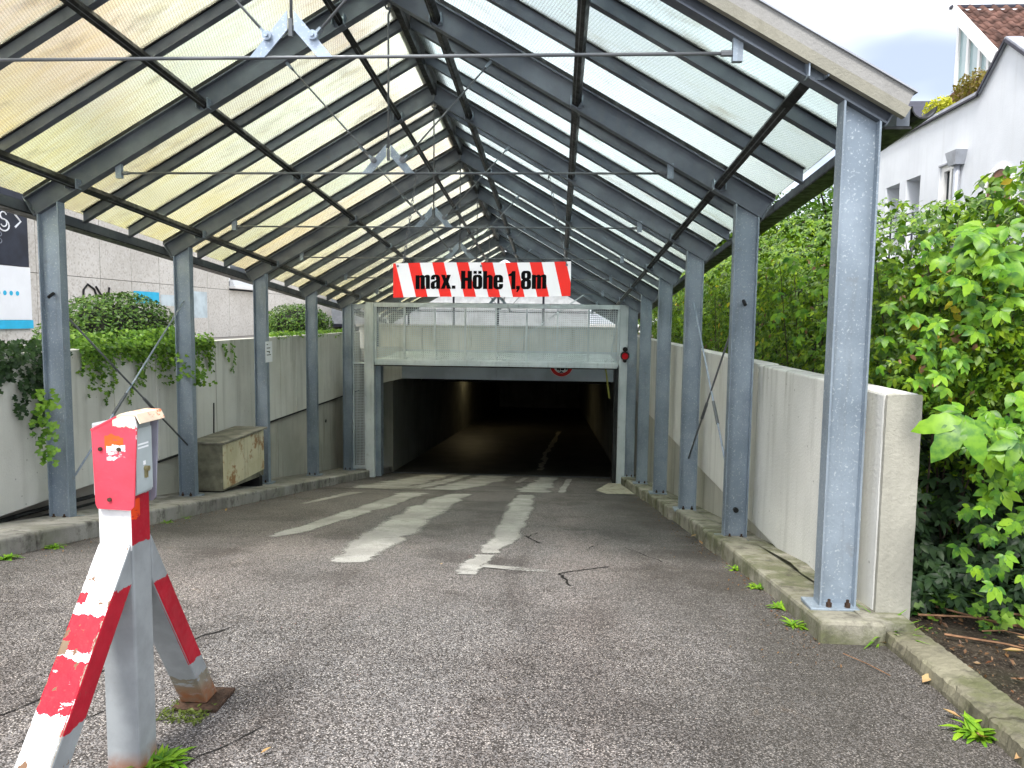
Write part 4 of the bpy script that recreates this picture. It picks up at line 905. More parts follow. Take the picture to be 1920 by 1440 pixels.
# ================================================================== FOLIAGE TOOLS
def leaflet(w=.40, n=2, droop=.12, fold=.10):
    """one leaf along +Y, length 1, folded along the midrib"""
    V = [(0,0,0)]; F = []
    ys = [(i+1)/(n+1) for i in range(n)]
    for y in ys:
        ww = w*.5*math.sin(math.pi*min(1, y**.8))**.8; z = -droop*y*y
        V += [(-ww,y,z+fold*ww*2), (0,y,z), (ww,y,z+fold*ww*2)]
    V.append((0,1,-droop)); tip = len(V)-1
    F += [(0,2,1),(0,3,2)]
    for i in range(n-1):
        a = 1+3*i; b = a+3; F += [(a,a+1,b+1),(a,b+1,b),(a+1,a+2,b+2),(a+1,b+2,b+1)]
    a = 1+3*(n-1); F += [(a,a+1,tip),(a+1,a+2,tip)]
    return np.array(V, float), np.array(F, int)
def compound(angles, lens, w=.42, n=2, droop=.16):
    V0, F0 = leaflet(w, n, droop); VV = []; FF = []
    for i, (a, l) in enumerate(zip(angles, lens)):
        c, s = math.cos(a), math.sin(a); R = np.array([[c,-s,0],[s,c,0],[0,0,1]])
        P = V0*l+np.array([0,.06,0.0]); VV.append(P@R.T+np.array([0,0,.004*i])); FF.append(F0+len(V0)*i)
    return np.concatenate(VV), np.concatenate(FF)
T_OVAL = leaflet(.5, 1); T_OVAL2 = leaflet(.55, 2)
T_CREEP = compound([0,.85,-.85,1.75,-1.75], [1,.9,.9,.62,.62], .42, 2, .24)
T_CREEP2 = compound([0,.80,-.80,1.7,-1.7], [1,.92,.92,.66,.66], .46, 2)
def serrate(w, n, droop):
    # a broad leaflet with toothed edge and raised side veins
    V = [(0,0,0)]; F = []
    for i in range(n):
        y = (i+1)/(n+1); ww = w*.5*math.sin(math.pi*y**.75)**.75*(1.0 if i % 2 else .88); z = -droop*y*y; dz = .022 if i % 2 else -.004
        V += [(-ww,y+.03*(i % 2),z+.06*ww+dz-.02), (0,y,z+.012), (ww,y+.03*(i % 2),z+.06*ww+dz-.02)]
    V.append((0,1,-droop)); tip = len(V)-1; F += [(0,2,1),(0,3,2)]
    for i in range(n-1):
        a = 1+3*i; b = a+3; F += [(a,a+1,b+1),(a,b+1,b),(a+1,a+2,b+2),(a+1,b+2,b+1)]
    a = 1+3*(n-1); F += [(a,a+1,tip),(a+1,a+2,tip)]
    return np.array(V, float), np.array(F, int)
_sv, _sf = serrate(.52, 7, .26)
def comp2(angles, lens):
    VV = []; FF = []
    for i, (a, l) in enumerate(zip(angles, lens)):
        c, s_ = math.cos(a), math.sin(a); VV.append((_sv*l+np.array([0,.06,0]))@np.array([[c,-s_,0],[s_,c,0],[0,0,1]]).T+np.array([0,0,.006*i])); FF.append(_sf+len(_sv)*i)
    return np.concatenate(VV), np.concatenate(FF)
T_CREEP3 = comp2([0,.9,-.75], [1,.85,.9])
T_IVY = (np.array([(0,0,0),(-.42,.12,.02),(-.16,.42,0),(-.40,.66,.02),(0,1.0,-.05),(.40,.66,.02),(.16,.42,0),(.42,.12,.02),(0,.45,-.02)]), np.array([(0,8,1),(1,8,2),(2,8,3),(3,8,4),(4,8,5),(5,8,6),(6,8,7),(7,8,0)]))
def unit(a): return a/np.maximum(1e-9, np.linalg.norm(a, axis=-1, keepdims=True))
def leaf_cloud(name, P, N, T, S, tmpl, mat, parent=None, kind=None):
    TV, TF_ = tmpl; n = len(P); N = unit(N); Yv = T-(T*N).sum(1, keepdims=True)*N; Yv = unit(Yv); Xv = np.cross(Yv, N)
    V = P[:,None,:]+S[:,None,None]*(TV[None,:,0:1]*Xv[:,None,:]+TV[None,:,1:2]*Yv[:,None,:]+TV[None,:,2:3]*N[:,None,:])
    base = np.zeros(3); r = parent
    while r is not None: base = base+np.array(r.location); r = r.parent
    V = (V-base).reshape(-1,3); F = (TF_[None]+(np.arange(n)*len(TV))[:,None,None]).reshape(-1,3)
    me = bpy.data.meshes.new(name); me.vertices.add(len(V)); me.vertices.foreach_set('co', V.astype(np.float32).ravel())
    me.loops.add(F.size); me.loops.foreach_set('vertex_index', F.astype(np.int32).ravel())
    me.polygons.add(len(F)); me.polygons.foreach_set('loop_start', np.arange(0, F.size, 3, dtype=np.int32))
    me.polygons.foreach_set('use_smooth', np.ones(len(F), dtype=bool))
    me.update(calc_edges=True); me.validate(); me.materials.append(mat)
    o = bpy.data.objects.new(name, me); COL.objects.link(o)
    if parent is not None: o.parent = parent
    if kind: o['kind'] = kind
    return o
def rnd(n, k=3): return RNG.normal(size=(n,k))
def lump(P, f=1.0, seed=0.):      # cheap smooth noise -1..1
    x, y, z = P[:,0]*f+seed, P[:,1]*f+seed*1.7, P[:,2]*f+seed*.6
    return (np.sin(2.1*x+1.3*np.sin(1.7*y))+np.sin(2.7*y+1.1*np.sin(2.3*z+x))+np.sin(3.1*z+1.2*np.sin(1.9*x)))/3

# ------------------------------------------------------------------ creeper hedge on the right
hg_ = thing('creeper_hedge', 'tall green hedge overgrown with five-leaved creeper beside the right wall', 'hedge', (3.9, 6.0, .15))
def hedge_top(y, x=3.05):
    t = np.clip((np.asarray(y)-4.5)/3.0, 0, 1); return 1.86+.32*t*t*(3-2*t)+np.minimum(.46, .85*np.maximum(0, np.asarray(x)-3.05))+.03*np.sin(np.asarray(y)*2.3+1)
def face_side(n, dmax):
    y = 3.6+12.4*RNG.random(n)**1.5; z = 1.16+RNG.random(n)*(hedge_top(y)-1.12); d = RNG.random(n)**1.7*dmax
    P = np.stack([2.98+d, y, z], 1); P[:,0] += .16*lump(P, 1.3)+.10*(z-1.2)**2*0+.05
    N = np.tile([-.75,-.25,.55], (n,1))+rnd(n)*.42; return P, N
def face_front(n, dmax):
    x = 2.95+3.1*RNG.random(n)**1.2; z = .22+RNG.random(n)*(hedge_top(3.7,x)-.2); d = RNG.random(n)**1.6*dmax
    cav = np.clip(1.25-z, 0, 1)*np.clip(1.6-(x-2.95)*1.6, 0.1, 1)*1.0
    P = np.stack([x, 3.72+cav+d-.25*np.clip(x-3.1, 0, .8), z], 1); P[:,1] += .17*lump(P, 1.4, 3.)
    P[:,2] = np.where(x > 3.1, P[:,2]+.10, P[:,2])
    N = np.tile([-.25,-.8,.5], (n,1))+rnd(n)*.42; return P, N
def face_top(n):
    y = 3.5+13*RNG.random(n)**1.3; x = 3.0+2.6*RNG.random(n); P = np.stack([x,y,hedge_top(y,x)-.14*RNG.random(n)], 1); P[:,2] += .06*lump(P, 1.5, 5.)
    return P, np.tile([-.25,-.2,.95], (n,1))+rnd(n)*.4
def dn(n, k=.5): return np.tile([-.25,-.25,-.85], (n,1))+rnd(n)*k
Pa, Na = face_side(8600, .6); Pb, Nb = face_front(5200, .6); Pc, Nc = face_top(3200)
P = np.concatenate([Pa,Pb,Pc]); N = np.concatenate([Na,Nb,Nc]); 
S = (.034+.042*RNG.random(len(P)))*np.clip(.8+.02*P[:,1],.8,1.1); S[len(Pa):len(Pa)+len(Pb)] *= .9
sel = RNG.random(len(P)) < .72
leaf_cloud('foliage', P[sel], N[sel], dn(sel.sum()), S[sel], T_CREEP, M_LEAF, hg_, 'stuff')
leaf_cloud('foliage', P[~sel], N[~sel], dn((~sel).sum()), S[~sel]*.95, T_OVAL2, M_LEAF_TREE, hg_, 'stuff')
# oval privet-like leaves deeper and small
Pa, Na = face_side(5200, .7); Pb, Nb = face_front(3800, .8); P = np.concatenate([Pa+[.12,0,0],Pb+[0,.12,0]]); N = np.concatenate([Na,Nb])
leaf_cloud('inner_foliage', P, N, dn(len(P), .8), .035+.03*RNG.random(len(P)), T_OVAL2, M_LEAF_TREE, hg_, 'stuff')
core = MB(); core.box(3.75,5.6,4.9,17,.1,1.95); core.box(3.5,5.6,4.75,4.9,.1,1.0); core.build('twig_shade_core', M_CORE, hg_)  # solid dark blocks for the twigs and painted shade inside the hedge
m = MB()
for i in range(46):
    y = random.uniform(3.9,9); x = random.uniform(3.1,3.6); m.tube([(x,y,.15),(x+random.uniform(-.1,.1),y+random.uniform(-.15,.15),1.0),(x+random.uniform(-.2,.15),y+random.uniform(-.3,.3),2.0+random.random()*.2)], [.007,.005,.002], 5)
for i in range(24):
    x = random.uniform(3.0,5.2); y = random.uniform(4.0,4.5); m.tube([(x,y,.15),(x+random.uniform(-.2,.2),y-.15,.9),(x+random.uniform(-.4,.3),y-.3,1.9)], [.007,.005,.002], 5)
tag(m.build('stem', M_BARK, hg_), kind='stuff')
Pa, Na = face_side(90, .08); Pb, Nb = face_front(45, .08); P = np.concatenate([Pa,Pb]); N = np.concatenate([Na,Nb])
leaf_cloud('yellowed_leaves', P-[.03,.04,0], N, dn(len(P)), .045+.03*RNG.random(len(P)), T_OVAL2, mk_leaf('yellowed_leaf', [(.30,.26,.02), (.42,.36,.03), (.38,.22,.03), (.24,.28,.02)]), hg_, 'stuff')
Pa, Na = face_side(260, .25); Pb, Nb = face_front(160, .3); P = np.concatenate([Pa,Pb]); N = np.concatenate([Na,Nb])
leaf_cloud('withered_leaves', P, N, dn(len(P)), .03+.03*RNG.random(len(P)), T_OVAL2, M_LITTER, hg_, 'stuff')
# shoots standing up out of the top
sp_, sn_, m = [], [], MB()
for i in range(20):
    y = random.choice([random.uniform(3.4,5.2), random.uniform(3.2,8)]); x = 3.05+random.random()*.7; h = random.uniform(.10,.26)
    z0 = float(hedge_top(y,x))-.05; tx, ty = random.uniform(-.08,.05), random.uniform(-.06,.06); m.tube([(x,y,z0),(x+tx,y+ty,z0+h)], [.0025,.0012], 5)
    for j in range(11):
        t = .05+.095*j; sp_.append((x+tx*t,y+ty*t,z0+h*t)); a = random.uniform(0,6.3); sn_.append((math.cos(a)*.6,math.sin(a)*.6,.8))
tag(m.build('shoot', plain('green_stem', (.07,.12,.03), .6), hg_), kind='stuff')
P = np.array(sp_); N = np.array(sn_); leaf_cloud('shoot_leaves', P, N, N*np.array([1,1,-.2])+rnd(len(P))*.3, .06+.04*RNG.random(len(P)), T_OVAL2, M_LEAF, hg_, 'stuff')
# the leaves that show largest: single parts
def leaf_mesh(nm, tm, mat):
    me = bpy.data.meshes.new(nm); me.from_pydata([tuple(v) for v in tm[0]], [], [tuple(int(i) for i in f) for f in tm[1]]); me.update()
    me.polygons.foreach_set('use_smooth', [True]*len(me.polygons)); me.materials.append(mat); return me
LM = [leaf_mesh('leaf', T_CREEP2, M_LEAF_BIG), leaf_mesh('leaf', T_CREEP3, M_LEAF_BIG), leaf_mesh('leaf', compound([0,.7,-.7,1.5,-1.5],[1,.95,.85,.7,.6],.52,2,.28), M_LEAF_BIG), leaf_mesh('leaf', T_OVAL2, M_LEAF_BIG)]
def put_leaf(p, nrm, tip, s, me, parent):
    nrm = Vector(nrm).normalized(); tip = Vector(tip); yv = (tip-nrm*tip.dot(nrm)).normalized(); xv = yv.cross(nrm)
    o = bpy.data.objects.new('leaf', me); COL.objects.link(o); o.parent = parent
    b = Vector((0,0,0)); r = parent
    while r is not None: b = b+r.location; r = r.parent
    R = Matrix((xv, yv, nrm)).transposed(); o.matrix_local = Matrix.Translation(Vector(p)-b) @ R.to_4x4() @ Matrix.Scale(s, 4); return o
cnt = 0
# hanging trails: (x, y, z_top, z_bottom, size)
for (x, y, z1_, z0_, s_, n_) in ((2.87,3.32,1.62,1.28,.075,13),(2.96,3.28,1.74,1.36,.07,13),(3.02,3.20,1.97,1.6,.10,14),(2.86,3.25,1.95,1.70,.08,8),(3.12,3.22,1.25,.48,.085,34),(3.22,3.20,1.32,.75,.09,20),(3.06,3.12,1.2,.95,.08,8),(3.42,3.32,1.9,.62,.10,26),(3.62,3.30,2.1,.9,.105,22),(2.99,3.9,2.0,1.35,.09,14),(2.96,4.6,2.05,1.4,.085,14),(2.96,5.6,2.1,1.4,.085,14)):
    for i in range(n_):
        z = z1_+(z0_-z1_)*(i+random.random())/n_; px, py = x+random.uniform(-.13,.13), y+random.uniform(-.12,.1)
        put_leaf((px,py,z), (random.uniform(-.8,.35),random.uniform(-1.0,-.5),random.uniform(.35,.9)), (random.uniform(-.6,.5),random.uniform(-.5,.1),-1), s_*random.uniform(.5,.98), random.choice(LM[:3]), hg_); cnt += 1
# very big leaves near the wall end
for p, nrm, tip, s_, k in (((2.86,3.0,1.20),(-.25,-.75,.6),(-.75,-.3,-.75),.20,1),((2.87,3.03,1.22),(-.1,-.7,.7),(-1,-.1,-.15),.12,2),((2.88,3.02,1.19),(.0,-.8,.6),(.3,-.3,-1),.13,1),((2.98,3.2,1.90),(-.4,-.6,.7),(-.8,-.3,-.7),.15,2),((3.05,3.18,1.86),(-.2,-.7,.7),(.3,-.4,-.9),.15,0),((3.0,3.22,1.97),(-.3,-.6,.8),(-.9,-.2,-.5),.15,2),((3.07,3.0,1.12),(-.2,-.8,.5),(-.5,-.2,-.9),.12,0)):
    put_leaf(p, nrm, tip, s_, LM[k], hg_); cnt += 1
while cnt < 296:
    if random.random() < .55:
        q, nn_ = face_side(1, .12); 
        if q[0,1] > 8: continue
    else:
        q, nn_ = face_front(1, .1)
        if q[0,2] < .9 and q[0,0] < 3.3: continue
    put_leaf(q[0]+np.array([-.03,-.06,.0]), nn_[0], (random.uniform(-.6,.4),-.3,-1), random.uniform(.05,.095), random.choice(LM), hg_); cnt += 1

# dark ground creeper at the hedge foot
gc = thing('ground_creeper', 'dark low leafy creeper covering soil behind the wall end', 'ground cover', (3.4,3.95,.15))
n = 1900; x = 2.95+1.7*RNG.random(n)**1.1; y = 3.62+1.0*RNG.random(n)-.06*(x-2.95); z = .17+.95*RNG.random(n)**1.5*np.clip((y-3.55)*1.5,.12,1)
leaf_cloud('foliage', np.stack([x,y,z],1), np.tile([-.1,-.5,.85],(n,1))+rnd(n)*.4, dn(n,.8), .05+.05*RNG.random(n), T_CREEP, M_IVY_DK, gc, 'stuff')
n = 260; x = 3.0+1.3*RNG.random(n); y = 3.45+.4*RNG.random(n)+.1*np.sin(x*9); z = .175+.10*RNG.random(n)
leaf_cloud('ivy_leaves', np.stack([x,y,z],1), np.tile([-.05,-.35,.95],(n,1))+rnd(n)*.3, rnd(n)*[1,1,.2], .035+.03*RNG.random(n), T_IVY, M_IVY, gc, 'stuff')
gc['kind'] = 'stuff'

# ------------------------------------------------------------------ trees behind
def tree(label, x, y, z0, h, rad, n, ls, mat=M_LEAF_TREE, tm=T_OVAL2, group='trees beyond the hedge', seed=1.):
    t = thing('broadleaf_tree', label, 'tree', (x,y,z0), group)
    m = MB(); m.tube([(x,y,z0),(x+.1,y,z0+h*.3),(x,y+.1,z0+h*.62)], [.17,.13,.06], 8)
    for i in range(9):
        a = i*2.4; b = z0+h*(.28+.05*i); m.tube([(x,y,b),(x+math.cos(a)*rad*.5,y+math.sin(a)*rad*.5,b+h*.14),(x+math.cos(a)*rad*.85,y+math.sin(a)*rad*.85,b+h*.2)], [.06,.035,.01], 6)
    m.build('trunk', M_BARK, t)
    C = unit(rnd(26))*RNG.random((26,1))**.4; C = C*[rad*.85,rad*.85,h*.36]+[x,y,z0+h*.60]
    k = RNG.integers(0, 26, n); R_ = rad*.36*(.6+.6*RNG.random(26)); dv = unit(rnd(n)); P = C[k]+dv*(R_[k]*RNG.random(n)**.35)[:,None]
    N = dv*.7+[0,0,.7]+rnd(n)*.4
    leaf_cloud('crown', P, N, dv*.6+[0,0,-.7]+rnd(n)*.4, ls*(.7+.6*RNG.random(n)), tm, mat, t, 'stuff'); return t
tree('leafy tree rising above the hedge between the first two right posts', 8.6, 21.0, .2, 5.6, 2.6, 15000, .15, group=None)
tree('tree with pale leaves partly hidden by the second right post', 6.2, 19.5, .2, 4.6, 2.0, 10000, .14, M_LEAF, group=None)
tree('far tree glimpsed between the third and fourth right posts', 8.0, 30.0, .2, 5.2, 2.7, 9000, .19, group=None)
tree('bushy tree standing beyond the far end of the canopy', 4.9, 25.0, .2, 4.2, 2.2, 9000, .16, M_LEAF, group=None)
tree('dark tree behind the white house corner', 12.5, 27, .2, 6.4, 3.1, 8000, .2, group=None)

# ------------------------------------------------------------------ clipped shrubs and ivy on the left
def shrub(label, c, r, n, ls):
    t = thing('clipped_shrub', label, 'shrub', (c[0],c[1],1.02))
    m = MB()
    for i in range(16): a = i*2.39; m.tube([(c[0],c[1],1.02),(c[0]+math.cos(a)*r[0]*.5,c[1]+math.sin(a)*r[1]*.5,c[2]),(c[0]+math.cos(a)*r[0]*.8,c[1]+math.sin(a)*r[1]*.85,c[2]+r[2]*.3)], [.02,.012,.004], 5)
    tag(m.build('branches', M_BARK, t), kind='stuff')
    dv = unit(rnd(n)); rr = (1-.35*RNG.random(n)**2)[:,None]; P = dv*rr; P = P*r*(1+.05*lump(P, 3.)[:,None])+np.array(c); ok = P[:,2] > 1.02; P, dv = P[ok], dv[ok]; n = len(P)
    leaf_cloud('foliage', P, dv+rnd(n)*.5+[0,0,.3], dv*.5+rnd(n)*.6, ls*(.6+.8*RNG.random(n)), T_OVAL, M_LEAF_BUSH, t, 'stuff')
    q = MB(); q.tube([(0,0,-.2),(0,0,0),(0,0,.35),(0,0,.62),(0,0,.78)], [.80,.82,.74,.50,.2], 14); q.V = [(c[0]+x*r[0], c[1]+y*r[1], max(1.02, c[2]+z*r[2])) for x, y, z in q.V]; q.build('inner_twig_shade', M_CORE, t); return t  # last solid: dark inner mass, shrub's interior shade painted in
shrub('large domed clipped shrub behind the left wall near the second post', (-3.62,8.05,1.20), (.62,1.08,.60), 15000, .045)
shrub('small round clipped shrub behind the left wall near the far posts', (-3.65,13.9,1.38), (.60,.95,.42), 7000, .05)
iv = thing('ivy', 'bright ivy mat draped over the left wall top below the large shrub', 'ivy', (-2.9,7.4,1.26))
n = 3600; y = 6.15+2.45*RNG.random(n); ov = np.minimum(.42, RNG.exponential(.075, n)*(.5+1.0*np.clip(.5+.5*np.sin(y*5.1+1)+.4*np.sin(y*11.), 0, 1.7))); 
top = RNG.random(n) < .55
P = np.stack([np.where(top, -3.25+.45*RNG.random(n), -2.835+.05*RNG.random(n)), y, np.where(top, 1.275+(.04+.13*np.clip(.5+.5*np.sin(y*4.3)+.3*np.sin(y*9.7),0,1.3))*RNG.random(n), 1.29-ov)], 1)
leaf_cloud('foliage', P, np.tile([.7,-.3,.7],(n,1))+rnd(n)*.4, np.tile([.4,-.2,-.9],(n,1))+rnd(n)*.5, .028+.028*RNG.random(n), T_IVY, M_IVY, iv, 'stuff')
# runner climbing onto the third post
n = 150; t_ = RNG.random(n); P = np.stack([-2.78+.30*t_+.04*RNG.normal(size=n), 7.62+.10*RNG.normal(size=n), 1.24-.34*t_+.05*RNG.normal(size=n)], 1)
leaf_cloud('runner', P, np.tile([.6,-.6,.6],(n,1))+rnd(n)*.4, np.tile([.3,-.1,-.9],(n,1))+rnd(n)*.5, .04+.03*RNG.random(n), T_IVY, M_IVY, iv, 'stuff')
pts = []
for (y0, l) in ((6.55,.45),(6.95,.5),(7.05,.35),(6.35,.25),(7.4,.22),(8.45,.28),(8.9,.2),(9.1,.35)):
    for k in range(int(l*60)): pts.append((-2.83+.02*random.random(), y0+.10*math.sin(k*.15)+random.uniform(-.03,.03), 1.22-l*k/(l*60)))
P = np.array(pts); leaf_cloud('trails', P, np.tile([.9,-.3,.3],(len(P),1))+rnd(len(P))*.35, np.tile([.1,0,-1],(len(P),1))+rnd(len(P))*.5, .03+.03*RNG.random(len(P)), T_IVY, M_IVY, iv, 'stuff')
iv2 = thing('ivy', 'dark ivy hanging over the near end of left wall and post', 'ivy', (-2.9,5.4,1.26))
pts = []
for (y0, l, k_) in ((5.15,.30,60),(5.3,.22,60),(5.45,.50,60),(5.62,.62,110),(5.72,.55,110),(5.80,.35,60),(5.0,.30,60)):
    for k in range(k_): pts.append((-2.83+.06*random.random(), y0+random.uniform(-.08,.08)+.06*math.sin(k*.1), 1.30-l*k/k_))
for k in range(420): pts.append((random.uniform(-3.1,-2.84), random.uniform(4.9,6.1), random.uniform(1.24,1.36)))
P = np.array(pts); leaf_cloud('foliage', P, np.tile([.8,-.4,.4],(len(P),1))+rnd(len(P))*.4, np.tile([.1,0,-1],(len(P),1))+rnd(len(P))*.5, .035+.03*RNG.random(len(P)), T_IVY, M_IVY_DK, iv2, 'stuff')
pts = [(-2.60+random.uniform(-.09,.07), 5.42+random.uniform(-.06,.0), 1.0-.55*k/60+random.uniform(-.03,.03)) for k in range(60)]
P = np.array(pts); leaf_cloud('runner', P, np.tile([.6,-.7,.4],(len(P),1))+rnd(len(P))*.4, np.tile([.1,0,-1],(len(P),1))+rnd(len(P))*.5, .045+.03*RNG.random(len(P)), T_IVY, M_IVY, iv2, 'stuff')
iv3 = thing('ivy', 'sparse ivy wisps on the left wall top by the far shrub', 'ivy', (-2.9,12.5,1.26))
n = 420; y = 10.4+4.4*RNG.random(n); P = np.stack([-3.05+.22*RNG.random(n), y, 1.29+.05*RNG.random(n)-.10*(RNG.random(n)**3)], 1)
leaf_cloud('foliage', P, np.tile([.5,-.4,.8],(n,1))+rnd(n)*.4, np.tile([.5,-.2,-.6],(n,1))+rnd(n)*.5, .04+.03*RNG.random(n), T_IVY, M_IVY, iv3, 'stuff')
# dark twigs reaching in at the left edge
sh = thing('twiggy_bush', 'dark leafy branches reaching in at the left edge by the signboards', 'bush', (-3.2,4.9,1.03))
m = MB(); pts = []
for i in range(12):
    a = Vector((-3.25,4.75,1.05)); b = Vector((-2.95+random.uniform(-.2,.1),5.1+random.uniform(-.3,.35),1.35+random.uniform(0,.6))); mid = (a+b)/2+Vector((0,0,.15)); m.tube([a,mid,b], [.01,.007,.003], 5)
    for k in range(22): t = random.uniform(.35,1.05); q = a+(b-a)*t; pts.append((q.x+random.uniform(-.05,.05), q.y+random.uniform(-.06,.06), q.z+.15*math.sin(3.14*min(t,1))+random.uniform(-.05,.05)))
tag(m.build('branches', M_BARK, sh), kind='stuff'); P = np.array(pts); leaf_cloud('foliage', P, rnd(len(P))*.6+[.4,-.4,.6], rnd(len(P))*.7+[0,0,-.5], .045+.03*RNG.random(len(P)), T_OVAL2, M_IVY_DK, sh, 'stuff')

# ================================================================== LEFT BUILDING
lb = thing('stone_building', 'large stone-clad building behind the left wall', 'building', (-8,14,1.02))
BX = -7.0
vj = [2.0,3.1,4.2,5.3,6.4,7.5,8.6,9.7,10.75,11.45,13.11,14.10,15.11,16.1,17.26,18.41,20.08,21.4,22.8,24.2,25.9,27.4,29]
for a, b in zip(vj[:-1], vj[1:]):
    for z0, z1, sh_ in ((1.03,2.195,0),(2.205,3.62,0)):
        if (z0 > 2.2 and z0 < 3 and 18.3 < a < 20.0): continue
        MB().box(BX-.10, BX+random.uniform(-.002,.002), a+.006, b-.006, z0, z1).build('stone_panel', M_STONE, lb)
MB().box(BX-12, BX-.101, 2.0, 60, 1.02, 3.62).build('inner_wall', M_DKTRIM, lb)
MB().box(BX-12, BX-.0, 29.005, 60, 1.02, 3.62).build('end_wall', M_STONE, lb)
MB().box(BX-12, BX+.01, 2.0, 60, 3.63, 5.0).build('yellow_storey', M_CREAM, lb)
MB().box(BX-12, BX-.0, 2.0, 60, 5.01, 10.8).build('upper_storey', M_PALE, lb)
MB().box(BX+.002, BX+.5, 9.0, 13.6, 5.01, 7.2).build('bay', M_PINK, lb)
MB().box(BX-12, BX+.3, 24, 60, 10.81, 13.6).build('roof_storey', M_PINK, lb)
MB().box(BX+.012, BX+.25, 12.75, 13.7, 4.5, 4.95).build('awning_box', M_DKTRIM, lb)
for y in (15.5, 19.0, 23, 28): 
    f = MB().box(BX+.002, BX+.05, y, y+1.4, 6.0, 7.3).build('window', M_FRAME, lb); MB().box(BX+.052, BX+.06, y+.1, y+1.3, 6.1, 7.2).build('pane', M_WGLASS, f)
w_ = MB().box(BX-.06, BX-.03, 18.45, 20.05, 2.42, 3.2).build('window', M_FRAME, lb); MB().box(BX-.028,BX-.02,18.55,19.95,2.47,3.15).build('pane', M_WGLASS, w_)
sill = MB().box(BX-.02, BX+.16, 18.42, 20.3, 2.24, 2.30).build('window_sill', M_FRAME, lb)
for i in range(3): MB().box(BX+.0, BX+.12-.02*i, 18.44, 20.28, 2.302+.05*i, 2.345+.05*i).build('sill_slat', M_BOARD, lb)
# graffiti and faded paint on the stone
def P7(y, z): return (BX+.012, y, z)
m = MB()
for pts in ([(12.55,1.62),(12.6,1.98),(12.72,2.08),(12.9,2.0),(13.05,1.7),(13.1,1.45)], [(12.6,1.75),(12.95,1.72),(13.3,1.74),(13.75,1.66)], [(12.95,2.05),(13.15,1.85),(13.35,1.62)], [(13.35,2.05),(13.3,1.85),(13.2,1.72)], [(13.55,1.55),(13.62,1.85),(13.75,1.98),(13.95,1.9),(13.98,1.6)], [(12.5,1.7),(12.65,1.5),(12.8,1.35),(12.95,1.42)]):
    m.tube([P7(y,z) for y,z in pts], .018, 6)
m.build('graffiti', M_SPRAY, lb)
m = MB()
for y0, y1, z0, z1 in ((14.15,15.08,1.78,2.02),): m.box(BX+.003, BX+.005, y0, y1, z0, z1)
m.build('paint_patch', M_CYAN, lb)
m = MB()
for y0, y1, z0, z1 in ((15.13,16.08,1.75,1.98),(16.12,17.2,1.5,2.1)): m.box(BX+.003, BX+.004, y0, y1, z0, z1)
m.build('paint_patch', plain('pale_blue_wash', (.52,.60,.63), .8, var=.15, scale=3), lb)
sb = thing('sign_board', 'dark navy signboard with a white outlined letter and arrow on the stone facade', 'sign', (BX+.02, 10.2, 2.9))
MB().box(BX+.015, BX+.05, 9.2, 11.22, 2.275, 3.6).build('board', M_NAVY, sb)
mS = M_BOARD
def stroke(pts, r, parent, nm): 
    m = MB(); m.tube([(BX+.051, y, z) for y, z in pts], r, 6); m.build(nm, mS, parent)
S_ = [(math.cos(t)*.085, math.sin(t)*.075+.075) for t in np.linspace(.3, 4.4, 10)]+[(math.cos(t)*.085, math.sin(t)*.075-.075) for t in np.linspace(1.4, -2.7, 10)]
stroke([(10.72+a*1.25, 2.945+b*1.15) for a, b in S_], .012, sb, 'letter'); stroke([(10.72+a*.72, 2.945+b*.72) for a, b in S_], .010, sb, 'letter')
stroke([(10.95,3.05),(11.07,2.95),(10.95,2.85)], .016, sb, 'arrow')
for k in range(2): m = MB(); m.torus((BX+.051,10.62,2.72-.10*k),(0,1,0),(0,0,1),.045,.035,.008,14,5); m.build('dot', plain('grey_print', (.22,.24,.28), .6), sb)
wb = thing('sign_board', 'white signboard with a cyan band at its foot below the navy board', 'sign', (BX+.02, 10.2, 1.6))
MB().box(BX+.015, BX+.05, 9.2, 11.24, 1.46, 2.265).build('board', M_BOARD, wb); MB().box(BX+.012, BX+.053, 9.2, 11.26, 1.325, 1.455).build('band', M_CYAN, wb)
for i in range(5): m = MB(); m.disc((BX+.0505, 10.42+.13*i, 1.86),(1,0,0),.036,.003,12); m.build('dot', M_CYAN, wb)

# low white building beyond the portal
wbld = thing('pavilion', 'low white glazed building seen through the mesh beyond the garage', 'building', (-2, 27, 1.2))
for i in range(7):
    x = -9+1.62*i; p = MB().box(x+.04, x+1.58, 26.9, 27.0, 1.3, 3.0).build('wall_panel', plain('grey_white_panel', (.42,.44,.46), .7), wbld)
MB().box(-9.2,2.3,27.02,34,1.2,3.05).build('back_wall', M_DKTRIM, wbld); MB().box(-9.4,2.5,26.5,34,3.06,3.3).build('roof', M_ZINC, wbld)
MB().box(-9.1,2.2,26.88,27.0,1.2,1.298).build('plinth', M_DKTRIM, wbld)

